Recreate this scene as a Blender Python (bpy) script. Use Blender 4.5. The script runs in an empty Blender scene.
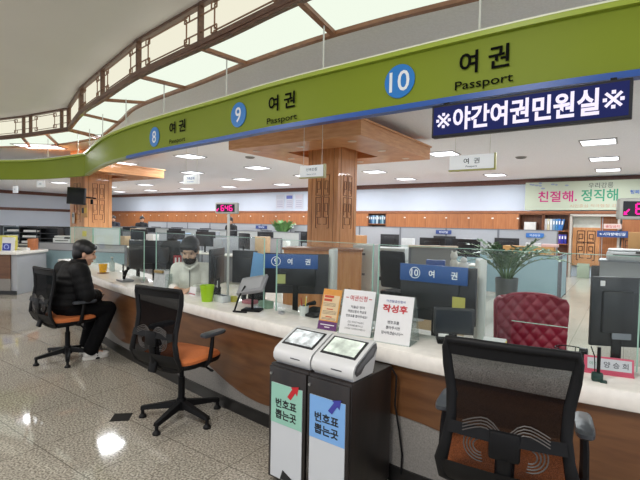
import bpy, bmesh, math, random
from mathutils import Vector, Matrix
random.seed(7)
C = bpy.context.scene.collection
PI = math.pi
# ------------------------------------------------------------------ camera model
FPX, EYE = 444.0, 1.55
PITCH, ROLL = math.radians(2.06), math.radians(1.15)
F_ = Vector((0, math.cos(PITCH), -math.sin(PITCH)))
R0 = Vector((1, 0, 0)); U0 = R0.cross(F_)
R_ = math.cos(ROLL)*R0 + math.sin(ROLL)*U0
U_ = math.cos(ROLL)*U0 - math.sin(ROLL)*R0
def ray(px, py): return R_*((px-320)/FPX) + U_*((240-py)/FPX) + F_
def P(px, py, z):
    d = ray(px, py); t = (z-EYE)/d.z
    return Vector((d.x*t, d.y*t, z))
def Q(px, py, Y):
    d = ray(px, py); t = Y/d.y
    return Vector((d.x*t, Y, EYE+d.z*t))
def proj(p):
    v = Vector(p)-Vector((0, 0, EYE)); k = FPX/v.dot(F_)
    return 320+v.dot(R_)*k, 240-v.dot(U_)*k
cam = bpy.data.objects.new('camera', bpy.data.cameras.new('camera')); C.objects.link(cam)
cam.matrix_world = Matrix(((R_.x, U_.x, -F_.x, 0), (R_.y, U_.y, -F_.y, 0), (R_.z, U_.z, -F_.z, EYE), (0, 0, 0, 1)))
cam.data.sensor_fit = 'HORIZONTAL'; cam.data.sensor_width = 36; cam.data.lens = FPX/640*36
cam.data.clip_start = .05; cam.data.clip_end = 200
bpy.context.scene.camera = cam
# building axes: E1 runs along the rear wall, E2 runs into the office
TH = math.radians(34.8); GRID = -TH
E1 = Vector((math.cos(TH), -math.sin(TH), 0)); E2 = Vector((math.sin(TH), math.cos(TH), 0))
def AB(a, b, z=0): v = E1*a+E2*b; return Vector((v.x, v.y, z))
def ab_at(px, b, z=1.2):               # a-coordinate where the line b=const crosses image column px
    lo, hi = -60, 40
    for _ in range(50):
        m_ = (lo+hi)/2; q = AB(m_, b, z)
        v = q-Vector((0, 0, EYE))
        x = proj(q)[0] if v.dot(F_) > .1 else (1e4 if m_ > 0 else -1e4)
        if x < px: lo = m_
        else: hi = m_
    return (lo+hi)/2
# ------------------------------------------------------------------ materials
def srgb(h):
    h = h.lstrip('#'); c = [int(h[i:i+2], 16)/255 for i in (0, 2, 4)]
    return tuple(x/12.92 if x <= .04045 else ((x+.055)/1.055)**2.4 for x in c)+(1,)
MATS = {}
def mat(name, col, rough=.5, metal=0, spec=.5, var=0, vscale=8, bump=0, bscale=60, emit=0, coat=0):
    if name in MATS: return MATS[name]
    m = bpy.data.materials.new(name); m.use_nodes = True; nt = m.node_tree; b = nt.nodes['Principled BSDF']
    c = srgb(col) if isinstance(col, str) else col
    b.inputs['Base Color'].default_value = c; b.inputs['Roughness'].default_value = rough
    b.inputs['Metallic'].default_value = metal; b.inputs['Specular IOR Level'].default_value = spec
    b.inputs['Coat Weight'].default_value = coat
    if emit:
        b.inputs['Emission Color'].default_value = c; b.inputs['Emission Strength'].default_value = emit
    if var or bump:
        tc = nt.nodes.new('ShaderNodeTexCoord')
    if var:
        n = nt.nodes.new('ShaderNodeTexNoise'); n.inputs['Scale'].default_value = vscale; n.inputs['Detail'].default_value = 4
        nt.links.new(tc.outputs['Object'], n.inputs['Vector'])
        r = nt.nodes.new('ShaderNodeValToRGB'); r.color_ramp.elements[0].position = .3; r.color_ramp.elements[1].position = .7
        r.color_ramp.elements[0].color = tuple(x*(1-var) for x in c[:3])+(1,)
        r.color_ramp.elements[1].color = tuple(min(1, x*(1+var)) for x in c[:3])+(1,)
        nt.links.new(n.outputs['Fac'], r.inputs['Fac']); nt.links.new(r.outputs['Color'], b.inputs['Base Color'])
        if emit: nt.links.new(r.outputs['Color'], b.inputs['Emission Color'])
    if bump:
        n2 = nt.nodes.new('ShaderNodeTexNoise'); n2.inputs['Scale'].default_value = bscale; n2.inputs['Detail'].default_value = 3
        nt.links.new(tc.outputs['Object'], n2.inputs['Vector'])
        bp = nt.nodes.new('ShaderNodeBump'); bp.inputs['Strength'].default_value = bump; bp.inputs['Distance'].default_value = .01
        nt.links.new(n2.outputs['Fac'], bp.inputs['Height']); nt.links.new(bp.outputs['Normal'], b.inputs['Normal'])
    MATS[name] = m; return m
def wood(name, c1, c2, scale=(2, 2, 14), rough=.4, rot=0, coat=.15):
    if name in MATS: return MATS[name]
    m = bpy.data.materials.new(name); m.use_nodes = True; nt = m.node_tree; b = nt.nodes['Principled BSDF']
    tc = nt.nodes.new('ShaderNodeTexCoord'); mp = nt.nodes.new('ShaderNodeMapping')
    mp.inputs['Scale'].default_value = scale; mp.inputs['Rotation'].default_value = (0, 0, rot)
    n = nt.nodes.new('ShaderNodeTexNoise'); n.inputs['Scale'].default_value = 3; n.inputs['Detail'].default_value = 6; n.inputs['Distortion'].default_value = .4
    r = nt.nodes.new('ShaderNodeValToRGB'); r.color_ramp.elements[0].position = .32; r.color_ramp.elements[1].position = .68
    r.color_ramp.elements[0].color = srgb(c1); r.color_ramp.elements[1].color = srgb(c2)
    nt.links.new(tc.outputs['Object'], mp.inputs['Vector']); nt.links.new(mp.outputs['Vector'], n.inputs['Vector'])
    nt.links.new(n.outputs['Fac'], r.inputs['Fac']); nt.links.new(r.outputs['Color'], b.inputs['Base Color'])
    b.inputs['Roughness'].default_value = rough; b.inputs['Coat Weight'].default_value = coat
    MATS[name] = m; return m
def emis(name, col, s):
    if name in MATS: return MATS[name]
    m = bpy.data.materials.new(name); m.use_nodes = True; nt = m.node_tree; nt.nodes.clear()
    e = nt.nodes.new('ShaderNodeEmission'); o = nt.nodes.new('ShaderNodeOutputMaterial')
    e.inputs['Color'].default_value = srgb(col); e.inputs['Strength'].default_value = s
    nt.links.new(e.outputs[0], o.inputs[0]); MATS[name] = m; return m
def glass(name, tint='#e9f4ef', amount=.9, rough=.02):
    if name in MATS: return MATS[name]
    m = bpy.data.materials.new(name); m.use_nodes = True; nt = m.node_tree; nt.nodes.clear()
    t = nt.nodes.new('ShaderNodeBsdfTransparent'); t.inputs['Color'].default_value = srgb(tint)
    g = nt.nodes.new('ShaderNodeBsdfGlossy'); g.inputs['Roughness'].default_value = rough
    d = nt.nodes.new('ShaderNodeBsdfDiffuse'); d.inputs['Color'].default_value = srgb('#dfe9e4')
    lw = nt.nodes.new('ShaderNodeLayerWeight'); lw.inputs['Blend'].default_value = .5
    pw = nt.nodes.new('ShaderNodeMath'); pw.operation = 'POWER'; pw.inputs[1].default_value = 5; nt.links.new(lw.outputs['Facing'], pw.inputs[0])
    ma = nt.nodes.new('ShaderNodeMath'); ma.operation = 'MULTIPLY_ADD'; ma.inputs[1].default_value = .16; ma.inputs[2].default_value = .012; nt.links.new(pw.outputs[0], ma.inputs[0])
    a = nt.nodes.new('ShaderNodeMixShader'); b = nt.nodes.new('ShaderNodeMixShader'); o = nt.nodes.new('ShaderNodeOutputMaterial')
    a.inputs[0].default_value = amount
    nt.links.new(d.outputs[0], a.inputs[1]); nt.links.new(t.outputs[0], a.inputs[2])
    nt.links.new(ma.outputs[0], b.inputs[0]); nt.links.new(a.outputs[0], b.inputs[1]); nt.links.new(g.outputs[0], b.inputs[2])
    nt.links.new(b.outputs[0], o.inputs[0]); MATS[name] = m; return m
def netting(name, col, holes=.4, scale=260):
    m = bpy.data.materials.new(name); m.use_nodes = True; nt = m.node_tree; b = nt.nodes['Principled BSDF']
    b.inputs['Base Color'].default_value = srgb(col); b.inputs['Roughness'].default_value = .9; b.inputs['Specular IOR Level'].default_value = .05
    t = nt.nodes.new('ShaderNodeBsdfTransparent'); mx = nt.nodes.new('ShaderNodeMixShader')
    tc = nt.nodes.new('ShaderNodeTexCoord'); n = nt.nodes.new('ShaderNodeTexNoise'); n.inputs['Scale'].default_value = scale
    mr = nt.nodes.new('ShaderNodeMapRange'); mr.inputs['From Min'].default_value = .3; mr.inputs['From Max'].default_value = .7
    mr.inputs['To Min'].default_value = holes*.6; mr.inputs['To Max'].default_value = holes*1.4
    nt.links.new(tc.outputs['Object'], n.inputs['Vector']); nt.links.new(n.outputs['Fac'], mr.inputs['Value'])
    nt.links.new(mr.outputs['Result'], mx.inputs[0]); nt.links.new(b.outputs[0], mx.inputs[1]); nt.links.new(t.outputs[0], mx.inputs[2])
    nt.links.new(mx.outputs[0], nt.nodes['Material Output'].inputs[0]); return m
def granite(name, ca, cb, cc, tile=.6, origin=(0, 0), rough=.1, mortar='#6b665d', speck=140):
    m = bpy.data.materials.new(name); m.use_nodes = True; nt = m.node_tree; b = nt.nodes['Principled BSDF']; L = nt.links.new; N = nt.nodes.new
    tc = N('ShaderNodeTexCoord'); mp = N('ShaderNodeMapping'); mp.inputs['Rotation'].default_value = (0, 0, TH)
    mp.inputs['Location'].default_value = (-origin[0], -origin[1], 0); L(tc.outputs['Object'], mp.inputs['Vector'])
    n = N('ShaderNodeTexNoise'); n.inputs['Scale'].default_value = speck; n.inputs['Detail'].default_value = 3; L(mp.outputs[0], n.inputs['Vector'])
    r = N('ShaderNodeValToRGB'); cr = r.color_ramp; cr.elements[0].position = .33; cr.elements[0].color = srgb(ca)
    cr.elements[1].position = .66; cr.elements[1].color = srgb(cc); e = cr.elements.new(.5); e.color = srgb(cb); L(n.outputs['Fac'], r.inputs['Fac'])
    n2 = N('ShaderNodeTexNoise'); n2.inputs['Scale'].default_value = 1.1; n2.inputs['Detail'].default_value = 3; L(mp.outputs[0], n2.inputs['Vector'])
    mr = N('ShaderNodeMapRange'); mr.inputs['To Min'].default_value = .8; mr.inputs['To Max'].default_value = 1.2; L(n2.outputs['Fac'], mr.inputs['Value'])
    mul = N('ShaderNodeVectorMath'); mul.operation = 'SCALE'; L(r.outputs['Color'], mul.inputs[0]); L(mr.outputs['Result'], mul.inputs['Scale'])
    bk = N('ShaderNodeTexBrick'); bk.offset = 0; bk.squash = 1; bk.inputs['Scale'].default_value = 1
    bk.inputs['Brick Width'].default_value = tile; bk.inputs['Row Height'].default_value = tile; bk.inputs['Mortar Size'].default_value = .0035
    bk.inputs['Mortar'].default_value = srgb(mortar); L(mp.outputs[0], bk.inputs['Vector'])
    L(mul.outputs[0], bk.inputs['Color1']); L(mul.outputs[0], bk.inputs['Color2']); L(bk.outputs['Color'], b.inputs['Base Color'])
    b.inputs['Roughness'].default_value = rough; b.inputs['Specular IOR Level'].default_value = .5
    return m
# ------------------------------------------------------------------ mesh builder
class MB:
    def __init__(s): s.bm = bmesh.new(); s.mi = 0
    def _fin(s, vs, bev=0, seg=2):
        fs = {f for v in vs for f in v.link_faces}
        for f in fs: f.material_index = s.mi
        if bev:
            es = list({e for v in vs for e in v.link_edges})
            r = bmesh.ops.bevel(s.bm, geom=es, offset=bev, segments=seg, affect='EDGES', profile=.5, clamp_overlap=True)
            for f in r['faces']: f.material_index = s.mi
    def box(s, c, d, bev=0, rz=0, rx=0, ry=0, seg=2):
        M = Matrix.Translation(c) @ Matrix.Rotation(rz, 4, 'Z') @ Matrix.Rotation(ry, 4, 'Y') @ Matrix.Rotation(rx, 4, 'X') @ Matrix.Diagonal((*d, 1))
        r = bmesh.ops.create_cube(s.bm, size=1, matrix=M); s._fin(r['verts'], bev, seg); return s
    def cyl(s, p0, p1, r0, r1=None, seg=16):
        p0, p1 = Vector(p0), Vector(p1); d = p1-p0
        M = Matrix.Translation((p0+p1)/2) @ d.to_track_quat('Z', 'Y').to_matrix().to_4x4()
        r = bmesh.ops.create_cone(s.bm, cap_ends=True, segments=seg, radius1=r0, radius2=r0 if r1 is None else r1, depth=d.length, matrix=M)
        s._fin(r['verts']); return s
    def ball(s, c, r, seg=16, rings=10, rot=None):
        r = r if hasattr(r, '__len__') else (r, r, r)
        M = Matrix.Translation(c)
        if rot is not None: M = M @ rot.to_4x4()
        q = bmesh.ops.create_uvsphere(s.bm, u_segments=seg, v_segments=rings, radius=1, matrix=M @ Matrix.Diagonal((*r, 1)))
        s._fin(q['verts']); return s
    def loft(s, rings, cap=True, closed=False):
        rows = [[s.bm.verts.new(p) for p in ring] for ring in rings]; n = len(rows[0])
        rr = list(zip(rows, rows[1:]))+([(rows[-1], rows[0])] if closed else [])
        fs = []
        for A, B in rr:
            for i in range(n):
                j = (i+1) % n
                fs.append(s.bm.faces.new((A[i], A[j], B[j], B[i])))
        if cap and not closed:
            fs.append(s.bm.faces.new(rows[0][::-1])); fs.append(s.bm.faces.new(rows[-1]))
        for f in fs: f.material_index = s.mi
        return s
    def tube(s, pts, r, seg=8, squash=None):
        pts = [Vector(p) for p in pts]; n = len(pts); up = None; rings = []
        for i, p in enumerate(pts):
            t = (pts[min(i+1, n-1)]-pts[max(i-1, 0)]).normalized()
            if up is None: up = Vector((0, 0, 1)) if abs(t.z) < .9 else Vector((1, 0, 0))
            x = t.cross(up)
            if x.length < 1e-4: x = t.orthogonal()
            x.normalize(); y = x.cross(t).normalized(); up = y
            rad = r[i] if hasattr(r, '__len__') else r
            a, b = (rad, rad) if squash is None else (rad*squash[0], rad*squash[1])
            rings.append([p+x*(a*math.cos(2*PI*k/seg))+y*(b*math.sin(2*PI*k/seg)) for k in range(seg)])
        return s.loft(rings)
    def lathe(s, prof, c=(0, 0, 0), seg=20):
        c = Vector(c); rings = []
        for r, z in prof: rings.append([c+Vector((max(r, 1e-4)*math.cos(2*PI*k/seg), max(r, 1e-4)*math.sin(2*PI*k/seg), z)) for k in range(seg)])
        return s.loft(rings)
    def prism(s, poly, d0, d1, axis='y'):
        f = {'y': lambda u, v, d: (u, d, v), 'x': lambda u, v, d: (d, u, v), 'z': lambda u, v, d: (u, v, d)}[axis]
        A = [s.bm.verts.new(f(u, v, d0)) for u, v in poly]; B = [s.bm.verts.new(f(u, v, d1)) for u, v in poly]; n = len(poly)
        fs = [s.bm.faces.new(A), s.bm.faces.new(B[::-1])]+[s.bm.faces.new((A[i], B[i], B[(i+1) % n], A[(i+1) % n])) for i in range(n)]
        for q in fs: q.material_index = s.mi
        return s
    def quad(s, *p):
        f = s.bm.faces.new([s.bm.verts.new(q) for q in p]); f.material_index = s.mi; return s
    def sheet(s, grid):
        V = [[s.bm.verts.new(p) for p in row] for row in grid]
        for A, B in zip(V, V[1:]):
            for i in range(len(A)-1):
                f = s.bm.faces.new((A[i], A[i+1], B[i+1], B[i])); f.material_index = s.mi
        return s
    def mesh(s, name, mats, ang=35, recalc=True):
        if recalc: bmesh.ops.recalc_face_normals(s.bm, faces=s.bm.faces)
        me = bpy.data.meshes.new(name); s.bm.to_mesh(me); s.bm.free()
        for m in (mats if isinstance(mats, (list, tuple)) else [mats]): me.materials.append(m)
        if ang:
            me.polygons.foreach_set('use_smooth', [True]*len(me.polygons)); me.set_sharp_from_angle(angle=math.radians(ang))
        return me
    def build(s, name, mats, parent=None, loc=(0, 0, 0), rz=0, ang=35, label=None, cat=None, group=None, kind=None, recalc=True):
        return link(name, s.mesh(name, mats, ang, recalc), parent, loc, rz, label, cat, group, kind)
def link(name, me, parent=None, loc=(0, 0, 0), rz=0, label=None, cat=None, group=None, kind=None):
    o = bpy.data.objects.new(name, me); C.objects.link(o); o.parent = parent; o.location = loc; o.rotation_euler = (0, 0, rz)
    if label: o['label'] = label
    if cat: o['category'] = cat
    if group: o['group'] = group
    if kind: o['kind'] = kind
    return o
def thing(name, label, cat, loc=(0, 0, 0), rz=0, group=None, kind=None):
    o = link(name, None, None, loc, rz, label, cat, group, kind); o.empty_display_size = .1; return o
def dup(root, loc, rz, label=None, group=None, scale=None):
    def cp(o, par):
        c = o.copy(); C.objects.link(c); c.parent = par
        for ch in o.children: cp(ch, c)
        return c
    r = cp(root, None); r.location = loc; r.rotation_euler = (0, 0, rz)
    if scale: r.scale = scale
    if label: r['label'] = label
    if group: r['group'] = group
    return r
ORD = ['first', 'second', 'third', 'fourth', 'fifth', 'sixth', 'seventh', 'eighth', 'ninth', 'tenth', 'eleventh', 'twelfth', 'thirteenth', 'fourteenth', 'fifteenth', 'sixteenth',
       'seventeenth', 'eighteenth', 'nineteenth', 'twentieth', 'twenty-first', 'twenty-second', 'twenty-third', 'twenty-fourth', 'twenty-fifth', 'twenty-sixth', 'twenty-seventh', 'twenty-eighth', 'twenty-ninth', 'thirtieth']
# text: lettering as flat mesh in the local XZ plane, facing -Y
def text_mesh(body, w=None, h=None, bold=0.0, depth=.0012, spacing=1.0, m=None):
    cu = bpy.data.curves.new('lettering', 'FONT'); cu.body = body; cu.size = 1; cu.extrude = 0; cu.offset = bold; cu.space_character = spacing
    cu.resolution_u = 3
    o = bpy.data.objects.new('lettering', cu); C.objects.link(o)
    dg = bpy.context.evaluated_depsgraph_get(); ev = o.evaluated_get(dg); me = bpy.data.meshes.new_from_object(ev)
    C.objects.unlink(o); bpy.data.objects.remove(o)
    xs = [v.co.x for v in me.vertices]; ys = [v.co.y for v in me.vertices]
    if not xs: return me
    x0, x1, y0, y1 = min(xs), max(xs), min(ys), max(ys)
    sx = (w/(x1-x0)) if w else None; sy = (h/(y1-y0)) if h else None
    sx = sx or sy; sy = sy or sx
    for v in me.vertices: v.co = ((v.co.x-(x0+x1)/2)*sx, 0, (v.co.y-(y0+y1)/2)*sy)
    me.materials.clear()
    if m: me.materials.append(m)
    return me
def text(body, parent, x, y, z, w=None, h=None, m=None, bold=0.0, name='lettering', rz=0, rx=0, spacing=1.0):
    me = text_mesh(body, w, h, bold, m=m, spacing=spacing); me.name = name
    o = link(name, me, parent, (x, y, z)); o.rotation_euler = (rx, 0, rz); return o
def voxel(mb, name, mats, parent, vs=.01, smooth=6, loc=(0, 0, 0), rz=0, paint=None, **kw):
    me = mb.mesh(name, mats, 0); o = bpy.data.objects.new('tmp', me); C.objects.link(o)
    r = o.modifiers.new('r', 'REMESH'); r.mode = 'VOXEL'; r.voxel_size = vs
    if smooth:
        s = o.modifiers.new('s', 'SMOOTH'); s.factor = .5; s.iterations = smooth
    dg = bpy.context.evaluated_depsgraph_get(); m2 = bpy.data.meshes.new_from_object(o.evaluated_get(dg))
    C.objects.unlink(o); bpy.data.objects.remove(o); m2.name = name
    m2.materials.clear()
    for m in (mats if isinstance(mats, (list, tuple)) else [mats]): m2.materials.append(m)
    m2.polygons.foreach_set('use_smooth', [True]*len(m2.polygons))
    if paint:
        for p in m2.polygons: p.material_index = paint(p.center)
    return link(name, m2, parent, loc, rz, **kw)
def limb(mb, pts, seg=12):          # tapered capsule chain
    for (p0, r0), (p1, r1) in zip(pts, pts[1:]):
        mb.cyl(p0, p1, r0, r1, seg)
    for p, r in pts: mb.ball(p, r, seg, 8)
def smooth_line(pts, step=.08):
    pts = [Vector((p[0], p[1], 0)) for p in pts]; out = []
    for i in range(len(pts)-1):
        a = pts[max(i-1, 0)]; b = pts[i]; c = pts[i+1]; d = pts[min(i+2, len(pts)-1)]
        for k in range(24):
            t = k/24
            out.append(.5*((2*b)+(c-a)*t+(2*a-5*b+4*c-d)*t*t+(3*b-a-3*c+d)*t**3))
    out.append(pts[-1]); L = [0]
    for p, q in zip(out, out[1:]): L.append(L[-1]+(q-p).length)
    n = max(2, int(L[-1]/step)); res = []; j = 0
    for k in range(n+1):
        s = L[-1]*k/n
        while j < len(L)-2 and L[j+1] < s: j += 1
        t = (s-L[j])/max(L[j+1]-L[j], 1e-9); res.append(out[j].lerp(out[j+1], t))
    return res
def tangents(line): return [(line[min(i+1, len(line)-1)]-line[max(i-1, 0)]).normalized() for i in range(len(line))]
def offset(line, d):                # line runs from right to left (+X to -X): +d moves to the office side
    return [p+Vector((t.y, -t.x, 0))*d for p, t in zip(line, tangents(line))]
def at_len(line, s):
    acc = 0
    for p, q in zip(line, line[1:]):
        l = (q-p).length
        if acc+l >= s: return p.lerp(q, (s-acc)/l), (q-p).normalized()
        acc += l
    return line[-1], (line[-1]-line[-2]).normalized()
def length(line): return sum((q-p).length for p, q in zip(line, line[1:]))
def at_px(line, px, z):             # (point, rotation) where an image column meets the line at height z
    best = None
    for p, q in zip(line, line[1:]):
        if p.y < .5 or q.y < .5: continue
        a = proj((p.x, p.y, z))[0]; b = proj((q.x, q.y, z))[0]
        if (a-px)*(b-px) <= 0:
            t = (px-a)/(b-a) if b != a else 0; d = (p-q).normalized()
            best = (p.lerp(q, t), math.atan2(d.y, d.x))
    if best is None:
        i = min((k for k in range(len(line)) if line[k].y > .5), key=lambda k: abs(proj((line[k].x, line[k].y, z))[0]-px)); d = -tangents(line)[i]
        best = (line[i], math.atan2(d.y, d.x))
    return best
def strip(line0, line1, z0, z1):    # vertical/horizontal ribbon helper: ring sections -> solid
    return [[(a.x, a.y, z0), (b.x, b.y, z0), (b.x, b.y, z1), (a.x, a.y, z1)] for a, b in zip(line0, line1)]
# ------------------------------------------------------------------ lines in plan (right -> left as seen from the hall)
KL = smooth_line([(3.5, 1.12), (2.35, 1.53), (1.43, 1.985), (.743, 2.39), (.348, 2.68), (-.449, 3.32), (-1.25, 4.03), (-2.22, 4.95), (-2.99, 5.78), (-3.95, 6.93), (-4.76, 8.05)], .06)
GL = smooth_line([(3.9, 1.35), (2.75, 1.90), (1.78, 2.47), (1.265, 2.80), (.595, 3.30), (-.365, 4.05), (-1.05, 4.67), (-1.98, 5.50), (-2.66, 6.15), (-3.45, 7.05), (-4.63, 8.73)], .06)
GL2 = smooth_line([(-4.63, 8.73), (-6.09, 9.66), (-7.3, 10.0), (-9.5, 10.25), (-13, 10.4)], .1)
CL = smooth_line([(3.4, 1.25), (2.2, 1.72), (.87, 2.56), (-.157, 3.40), (-.93, 4.14), (-2.16, 5.27), (-3.07, 6.29), (-3.82, 7.14), (-4.83, 8.53)], .04)
CL2 = smooth_line([(-4.83, 8.53), (-6.9, 9.6), (-9.5, 10.4), (-13, 10.8)], .05)
BLN = smooth_line([(4.0, 1.85), (2.6, 2.45), (1.06, 3.36), (.125, 3.98), (-.79, 4.76), (-1.47, 5.44), (-2.73, 6.64), (-3.43, 7.62), (-4.6, 9.25)], .04)
BLN2 = smooth_line([(-4.6, 9.25), (-6.13, 10.25), (-7.66, 10.7), (-10, 11.2), (-13, 11.5)], .05)
ZC, ZH = 3.25, 3.66
HBACK = 16.9
# ------------------------------------------------------------------ materials of the setting
def AB2(p): return (-p.dot(E1), -p.dot(E2))
M_floor = granite('granite_floor', '#645e55', '#969085', '#bab4a8', .6, tuple(-c for c in AB2(P(122.5, 416.5, 0))), .06, speck=75)
M_ofloor = granite('office_tile_floor', '#a39c8e', '#b9b3a6', '#cbc6ba', .6, (0, 0), .14, '#8c867b', 60)
M_white = mat('white_wall_paint', '#d9e5f3', .6, var=.015, vscale=2)
M_ceil = mat('ceiling_tile', '#eef0f6', .8, var=.05, vscale=45, bump=.15, bscale=90)
M_hallc = mat('hall_ceiling_paint', '#e9e8e4', .85, var=.03, vscale=.6)
M_trim = wood('trim_wood', '#5a372c', '#74493a', (2, 2, 20), .45)
M_oak = wood('oak_wood', '#bd7d4a', '#d09865', (9, 9, .8), .4)
M_oakh = wood('oak_wood_level', '#b67a4b', '#cc9564', (1.2, 1.2, 9), .4)
M_oakd = wood('oak_carving', '#6b4226', '#835534', (9, 9, 1), .5)
M_cab = wood('cabinet_wood', '#94572e', '#a86c3e', (8, 8, .6), .45)
M_counterwood = wood('counter_wood', '#59371f', '#6f4a2c', (.9, .9, 7), .38)
M_stone = mat('white_stone', '#e9e5de', .22, var=.06, vscale=18, coat=.3)
M_kick = mat('grey_kick_stone', '#85817c', .45, var=.22, vscale=120)
M_black = mat('black_plastic', '#0d0d0f', .55, var=.1, vscale=30, spec=.22)
M_base = mat('black_baseboard', '#1b1a1a', .35)
M_green = mat('green_fascia', '#7e8d22', .5, var=.03, vscale=1.5, spec=.25)
M_greenlip = mat('green_lip', '#9fb03c', .35)
M_blue = mat('blue_strip', '#2656a6', .35)
M_badge = mat('badge_blue', '#2b7cc9', .3)
M_lettering = mat('black_lettering', '#0b0c08', .8, spec=.1)
M_wletter = mat('white_lettering', '#e9eef2', .5)
M_steel = mat('brushed_steel', '#b9bcbf', .3, .9)
M_rod = mat('pale_rod', '#cfcfc8', .4)
M_lantern = emis('lantern_glow', '#fdf9e2', .90)
M_soffit = emis('soffit_glow', '#f6ffee', .97)
M_panel = emis('ceiling_light_glow', '#f4f7ff', 3.5)
M_frame = wood('cove_frame_wood', '#5c4234', '#735442', (2, 2, 9), .5)
M_lat = mat('lattice_bar_wood', '#8a6850', .5)
M_rib = wood('rib_wood', '#7c5138', '#966748', (3, 3, 3), .5)
# ------------------------------------------------------------------ floors
mb = MB()
inner = [(p.x, p.y) for p in offset(KL, .2)]
mb.prism([(9, -7), (-26, -7), (-26, 18), (-9, 18)]+[(-5.0, 8.6)]+inner[::-1]+[(9, 1)], -.1, 0, 'z')
mb.build('floor', M_floor, kind='structure', ang=0)
mb = MB()
far = [AB(9, 18), AB(-33, 18), AB(-33, -1)]
mb.prism([(p[0], p[1]) for p in inner]+[(-5.0, 8.6), (-9, 18)]+[(-26, 18), (-26, 30)]+[(p.x, p.y) for p in far[1:2]]+[(p.x, p.y) for p in far[:1]]+[(9, 1)], -.1, .0, 'z')
mb.build('floor', M_ofloor, kind='structure', ang=0)
p = P(121.5, 417.3, 0)
mb = MB(); mb.box((0, 0, .0015), (.14, .14, .003)); mb.build('trim_1', mat('dark_inset_granite', '#262524', .75, var=.2, vscale=200, spec=.1), loc=p, rz=math.radians(9), kind='structure', ang=0)
# ------------------------------------------------------------------ ceilings
mb = MB()
poly = [(p.x, p.y) for p in BLN[::3]]+[(p.x, p.y) for p in BLN2[::3]]+[(-26, 12), (-30, 30)]+[(AB(-33, 18).x, AB(-33, 18).y), (AB(9, 18).x, AB(9, 18).y)]+[(12, 1.5)]
mb.prism(poly, ZC, ZC+.1, 'z'); mb.build('ceiling', M_ceil, kind='structure', ang=0)
mb = MB()
poly = [(p.x, p.y) for p in offset(CL, .05)[::3]]+[(p.x, p.y) for p in offset(CL2, .05)[2::3]]+[(-30, 13), (-30, -7), (8, -7), (8, 1)]
mb.prism(poly, ZH, ZH+.1, 'z'); mb.build('ceiling', M_hallc, kind='structure', ang=0)
# ------------------------------------------------------------------ walls
def wall_ab(name, a0, b0, a1, b1, z0, z1, th, m, kind='structure'):
    p, q = AB(a0, b0), AB(a1, b1); d = q-p; L = d.length
    mb = MB(); mb.box((L/2, th/2, (z0+z1)/2), (L, th, z1-z0))
    return mb.build(name, m, loc=(p.x, p.y, 0), rz=math.atan2(d.y, d.x), kind=kind, ang=0)
wall_ab('wall_back', -31.5, HBACK, 9, HBACK, 0, ZC, .2, M_white)
wall_ab('wall_left', -31.5, -1, -31.5, HBACK, 0, ZC, .2, M_white)
wall_ab('trim_2', -31.5, HBACK-.12, 9, HBACK-.12, ZC-.17, ZC, .12, M_trim)
wall_ab('trim_3', -31.4, -1, -31.4, HBACK, ZC-.2, ZC, .1, M_trim)
wall_ab('trim_4', -31.45, -1, -31.45, HBACK, 2.03, 2.2, .07, M_trim)
wall_ab('trim_5', -31.5, HBACK-.42, 9, HBACK-.42, 2.05, 2.14, .42, wood('dado_rail_wood', '#7d4c2f', '#935d3b', (2, 9, 9), .45))
# ------------------------------------------------------------------ light cove
cove = thing('ceiling_light_cove', 'curved glowing ceiling cove with dark wooden lattice panels and lit soffit', 'light cove', (0, 0, 0))
def post_points(line, pxs, z): return [at_px(line, x, z)[0] for x in pxs]
# posts along the main run
cp_ = post_points(CL, [299.5, 201, 139, 103, 82, 69.5], ZC)
d = (cp_[0]-cp_[1]); right = [at_px(CL, x, ZC) for x in (470, )]
ext = [q for q in CL if q.x > cp_[0].x+1.0]
pr = [p for p in CL if (p-cp_[0]).length > 1.36 and p.x > cp_[0].x][-1]
pr2 = [p for p in CL if (p-pr).length > 1.36 and p.x > pr.x][-1]
runs = [[pr2, pr]+cp_+[CL[-1]]]
c2 = post_points(CL2, [62, 31, 24, -12], ZC)
runs.append([CL2[0]]+c2+[CL2[-1]])
for run in runs:
    for A, B in zip(run, run[1:]):
        if (A-B).length < .12: continue
        L = (A-B).length; ang = math.atan2((A-B).y, (A-B).x); H = ZH-ZC
        root = (B.x, B.y, ZC)
        g = MB(); g.box((L/2, .03, H/2), (L, .012, H-.04)); pan = g.build('lattice_panel', M_lantern, cove, root, ang, ang=0)
        f = MB(); y = -.012; t = .0095
        for z in (.02, H-.015): f.box((L/2, -.005, z), (L+.02, .06, .05 if z < .1 else .035))
        for x in (0, L): f.box((x, -.005, H/2), (.026, .06, H))
        fr = f.build('frame', M_frame, pan, ang=0)
        la = MB(); mx, mz = min(.2*L, .24), .1
        def hb(x0, x1, z): la.box(((x0+x1)/2, y, z), (abs(x1-x0), .012, t))
        def vb(x, z0, z1): la.box((x, y, (z0+z1)/2), (t, .012, abs(z1-z0)))
        if L > .5:
            x0, x1, z0, z1 = mx, L-mx, mz, H-mz+.01; s = .045
            for sx, xx in ((-1, x0), (1, x1)):
                for sz, zz in ((-1, z0), (1, z1)):
                    hb(xx-s, xx+s, zz+s*.7); hb(xx-s, xx+s, zz-s*.7); vb(xx-s, zz-s*.7, zz+s*.7); vb(xx+s, zz-s*.7, zz+s*.7)
                    hb(xx-sx*s, xx-sx*s*.2, zz)
                    hb(xx+sx*s, 0 if sx < 0 else L, zz-sz*s*.7)
                vb(xx-sx*s*.2, z0, z1)
            hb(x0, x1, z0-.02); hb(x0, x1, z1+.02)
        else:
            for k in (1, 2): hb(0, L, H*k/3)
        la.build('lattice', M_lat, pan, ang=0)
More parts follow.
